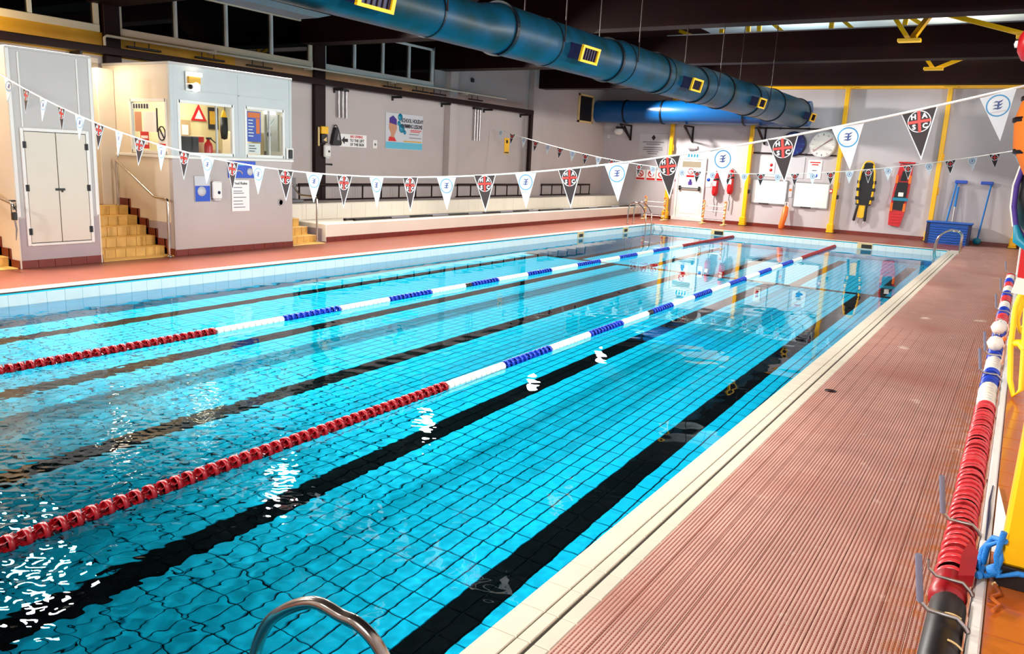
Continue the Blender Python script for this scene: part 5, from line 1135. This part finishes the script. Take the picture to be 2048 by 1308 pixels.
o = thing('rust_cord', 'rust coloured cord hanging on the ledge beside the yellow column', 'cord', (.16, 3.4, lz)); part(o, 'cord', MB().tube([(.13, 3.58, .436), (.15, 3.5, .436), (.12, 3.45, .436), (.155, 3.4, .436), (.13, 3.34, .436)], .009, 6), 'ledge_tile'); part(o, 'end_knot', MB().lathe([(0, -.012), (.014, 0), (0, .014)], 8, (.13, 3.58, .436)), 'wood_pale')
# yellow hose loops hung on the rail
tag(obj('rope_peg', MB().tube([(.42, 7.2, 1.66), (.3, 7.2, 1.66), (.29, 7.2, 1.7)], .012, 6).mesh('rope_peg', 'steel')), 'steel peg above the yellow rope loops', 'peg')
o = thing('yellow_rope', 'yellow rope hanging in loops from the right wall', 'rope', (.14, 7, .45))
part(o, 'loop', MB().tube([(.36, 7.2, 1.6), (.10, 7.2, 1.34), (.06, 7.2, 1.1), (.075, 7.15, .8), (.11, 7.1, .55), (.15, 7.05, .44), (.19, 7.05, .5), (.16, 7.1, .8), (.13, 7.15, 1.1), (.37, 7.2, 1.62)], .02, 8), 'rope_yellow'); part(o, 'loop', MB().tube([(.12, 7.25, 1.35), (.10, 7.25, 1.15), (.085, 7.25, 1.0), (.12, 7.3, .9), (.16, 7.3, 1.0), (.17, 7.25, 1.3)], .02, 8), 'rope_yellow'); part(o, 'binding', MB().tube([(.07, 7.18, .82), (.13, 7.14, .84), (.17, 7.1, .8)], .03, 8), 'rope_yellow')
o = thing('peg_rail', 'dark peg board on the right wall holding the life jacket', 'rail', (.3, 6, 2.6)); part(o, 'board', MB().box(.36, .42, 4.2, 7.6, 2.62, 2.74, ch=.01), 'brown_post')
for y in (4.95, 5.6, 7.2): part(o, 'peg', MB().tube([(.36, y, 2.68), (.30, y, 2.67), (.28, y, 2.7)], .012, 6), 'steel')

# life jacket, towels and the red float seen at the picture's right edge
o = thing('life_jacket', 'orange life jacket with dark straps hanging at the right edge', 'life jacket', (.08, 5.1, 1.95))
def blob(prof, c, sx_, sy_, n=18):
    b = MB(); vs = []; fs = []
    for r, z in prof:
        for j in range(n): a = 2*PI*j/n; vs.append((c[0]+r*sx_*math.cos(a), c[1]+r*sy_*math.sin(a), z))
    for i in range(len(prof)-1):
        for j in range(n): fs.append((i*n+j, i*n+(j+1) % n, (i+1)*n+(j+1) % n, (i+1)*n+j))
    b.add(vs, fs, 0, True); b.add(vs[:n], [tuple(reversed(range(n)))]); b.add(vs[-n:], [tuple(range(n))]); return b
part(o, 'body', blob([(.06, 2.03), (.12, 2.08), (.19, 2.22), (.205, 2.36), (.18, 2.48), (.12, 2.56), (.05, 2.6)], (.09, 5.1), 1, 1.15), 'orange_fabric')
for z in (2.2, 2.36, 2.47):
    r = float(np.interp(z, [2.03, 2.08, 2.22, 2.36, 2.48, 2.56], [.06, .12, .19, .205, .18, .12])); part(o, 'strap', MB().lathe([(r+.002, z-.014), (r+.008, z-.01), (r+.008, z+.01), (r+.002, z+.014)], 20, (.09, 5.1, 0)), 'brown_post')
part(o, 'hanging_loop', MB().tube([(.08, 5.1, 2.59), (.2, 5.06, 2.66), (.31, 5.0, 2.69)], .01, 6), 'orange_fabric'); part(o, 'collar', MB().tube(arc((.09, 5.1, 2.56), .08, 0, 180, 10, 'yz'), .03, 8), 'orange_fabric')
o = thing('hanging_bag', 'black bag with a purple edge hanging behind the orange life jacket', 'bag', (.08, 5.5, 1.75)); part(o, 'body', blob([(.05, 1.74), (.11, 1.8), (.14, 1.95), (.13, 2.12), (.1, 2.2), (.05, 2.24)], (.105, 5.55), 1.15, 1.2), 'black'); part(o, 'purple_edge', MB().tube([(-.035, 5.5, 2.16), (-.055, 5.48, 2.02), (-.05, 5.46, 1.9), (-.025, 5.44, 1.8), (.03, 5.4, 1.72)], .014, 8), 'purple', 'purple and white edge'); part(o, 'white_piping', MB().tube([(-.05, 5.5, 2.16), (-.072, 5.48, 2.02), (-.066, 5.46, 1.9), (-.038, 5.44, 1.79)], .006, 6), 'white_float'); part(o, 'teal_panel', MB().tube([(-.025, 5.4, 1.8), (.0, 5.38, 1.72), (.05, 5.36, 1.68)], [.012, .03, .02], 8), 'teal'); part(o, 'strap', MB().tube([(.14, 5.6, 2.22), (.28, 5.62, 2.4), (.28, 5.57, 2.64)], .014, 6), 'black')
o = thing('red_towel', 'red cloth hanging lowest at the right edge', 'cloth', (.08, 5.9, 1.5)); part(o, 'cloth', MB().prism([(.03, 1.46), (.2, 1.44), (.22, 1.72), (.02, 1.72)], 'y', 5.88, 5.93), 'red'); part(o, 'white_hem', MB().prism([(.012, 1.36), (.15, 1.35), (.2, 1.44), (.03, 1.46)], 'y', 5.87, 5.94), 'white_float'); part(o, 'loop', MB().tube([(.18, 5.9, 1.71), (.335, 5.95, 2.1), (.335, 5.95, 2.66)], .008, 6), 'red')
o = thing('plaster_card', 'blank white card lying on the ledge beside the yellow column', 'card', (.15, 4.3, .42)); part(o, 'card', MB().prism([(.108, 3.95), (.15, 3.95), (.165, 4.3), (.112, 4.85)], 'z', .4215, .43), 'paper')
o = thing('red_bell', 'round red alarm bell high at the right edge', 'bell', (.0, 5.2, 2.75)); part(o, 'dome', MB().lathe([(0, -.06), (.04, -.055), (.085, -.03), (.095, 0), (.095, .03), (0, .03)][::-1], 20, (-.10, 5.2, 2.76), 'x'), 'red'); part(o, 'hub', MB().lathe([(0, -.075), (.018, -.07), (.02, -.05)][::-1], 10, (-.10, 5.2, 2.76), 'x'), 'paper'); part(o, 'bracket', MB().tube([(-.07, 5.2, 2.76), (.42, 5.2, 2.76)], .02, 8), 'brushed')
o = thing('cord_cleat', 'steel cleat holding the right end of the near pennant string', 'cleat', (.1, 6.2, 2.7)); part(o, 'arm', MB().tube([(.42, 6.2, 2.8), (.16, 6.2, 2.8), (.14, 6.2, 2.74)], .02, 8), 'steel'); part(o, 'ring', MB().tube(arc((.14, 6.2, 2.71), .02, 0, 340, 12, 'xz'), .008, 6), 'steel')

# ------------------------------------------------------------------ pool ladders
def smooth(P, n=5):
    """points along a Catmull-Rom curve through P"""
    P = [Vector(p) for p in P]; Q = [P[0]*2-P[1]]+P+[P[-1]*2-P[-2]]; out = []
    for i in range(1, len(Q)-2):
        for k in range(n):
            t = k/n; a, b, c, d = Q[i-1], Q[i], Q[i+1], Q[i+2]
            out.append(.5*((2*b)+(c-a)*t+(2*a-5*b+4*c-d)*t*t+(3*b-a-3*c+d)*t*t*t))
    return out+[P[-1]]
def ladder(label, ys2, deck=1, rails='x', base=None):
    o = thing('pool_ladder', label, 'ladder', base, 'steel pool ladders')
    for y in ys2:
        p = [(-1.36, y, .0), (-1.37, y, .2)]+[(-1.55+.18*math.cos(R(a)), y, .44+.19*math.sin(R(a))) for a in (8, 30, 55, 80, 100)]+[(-1.7, y, .63), (-1.84, y, .55), (-1.94, y, .44), (-2.0, y, .25), (-2.0, y, -.1), (-1.86, y, -.42), (-1.84, y, -.95)]
        part(o, 'handrail', MB().tube(smooth(p), .021, 14), 'steel'); part(o, 'foot_flange', MB().lathe([(0, 0), (.05, 0), (.045, .015), (0, .015)], 14, (-1.36, y, 0)), 'steel')
    for z in (-.35, -.65): part(o, 'tread', MB().box(-1.9, -1.78, ys2[0], ys2[1], z-.015, z+.015, ch=.008), 'brushed')
    return o
ladder('curved steel pool ladder at the bottom edge of the picture', (1.62, 1.1), base=(-1.6, 1.4, 0))
ladder('steel pool ladder handrails in the far right corner', (26.5, 26.0), base=(-1.6, 26.25, 0))
o = thing('pool_ladder', 'steel pool ladder handrails in the far left corner', 'ladder', (-11.3, 26.3, 0), 'steel pool ladders')
for y in (25.9, 26.4):
    part(o, 'handrail', MB().tube([(-11.65, y, 0), (-11.65, y, .5), (-11.6, y, .68), (-11.48, y, .76), (-11.3, y, .76), (-11.1, y, .6), (-10.98, y, .4), (-10.95, y, 0), (-10.95, y, -.8)], .022, 10), 'steel'); part(o, 'foot_flange', MB().lathe([(0, 0), (.05, 0), (.05, .015), (0, .015)], 12, (-11.65, y, 0)), 'steel')
part(o, 'tread', MB().box(-11.0, -10.9, 25.9, 26.4, -.5, -.47, ch=.006), 'brushed')
o = thing('floor_drain', 'small rusty drain cover in the red tiled walkway', 'drain', (-1.3, 7.9, 0)); part(o, 'rim', MB().lathe([(.045, .0), (.055, .0), (.055, .004), (.045, .004), (.045, 0)], 18, (-1.3, 7.9, 0)), 'brown_post'); part(o, 'plate', MB().lathe([(0, .0), (.045, .0), (.045, .002), (0, .002)], 18, (-1.3, 7.9, 0)), 'brown_post')
if CAUSTICS:
    for o in bpy.data.objects:
        if o.type == 'MESH' and o.parent is not None and o.parent.name.startswith('pool_ladder'): pass
# seat wall-mounted things a hair in front of the surface they are fixed to
def reach(o):
    lo, hi = [1e9]*3, [-1e9]*3
    for q in [o]+list(o.children_recursive):
        if q.type == 'MESH' and not q.name.startswith(('lettering', 'letter')):
            p = wloc(q)
            for c in q.bound_box:
                for i in range(3): lo[i] = min(lo[i], c[i]+p[i]); hi[i] = max(hi[i], c[i]+p[i])
    return lo, hi
for o in list(bpy.data.objects):
    if o.parent is None and 'category' in o:
        lo, hi = reach(o)
        if abs(hi[1]-YW) < .002 and o.name not in ('spectator_bench',): o.location.y -= .003
        if abs(lo[0]-XL) < .002: o.location.x += .003
        if abs(lo[0]-(XF)) < .006 and hi[0] < XF+.2: o.location.x += .006-(lo[0]-XF)+.002
        if abs(hi[0]-.42) < .002: o.location.x -= .003
        if lo[2] > -.001 and lo[2] < .0005 and False: o.location.z += .001
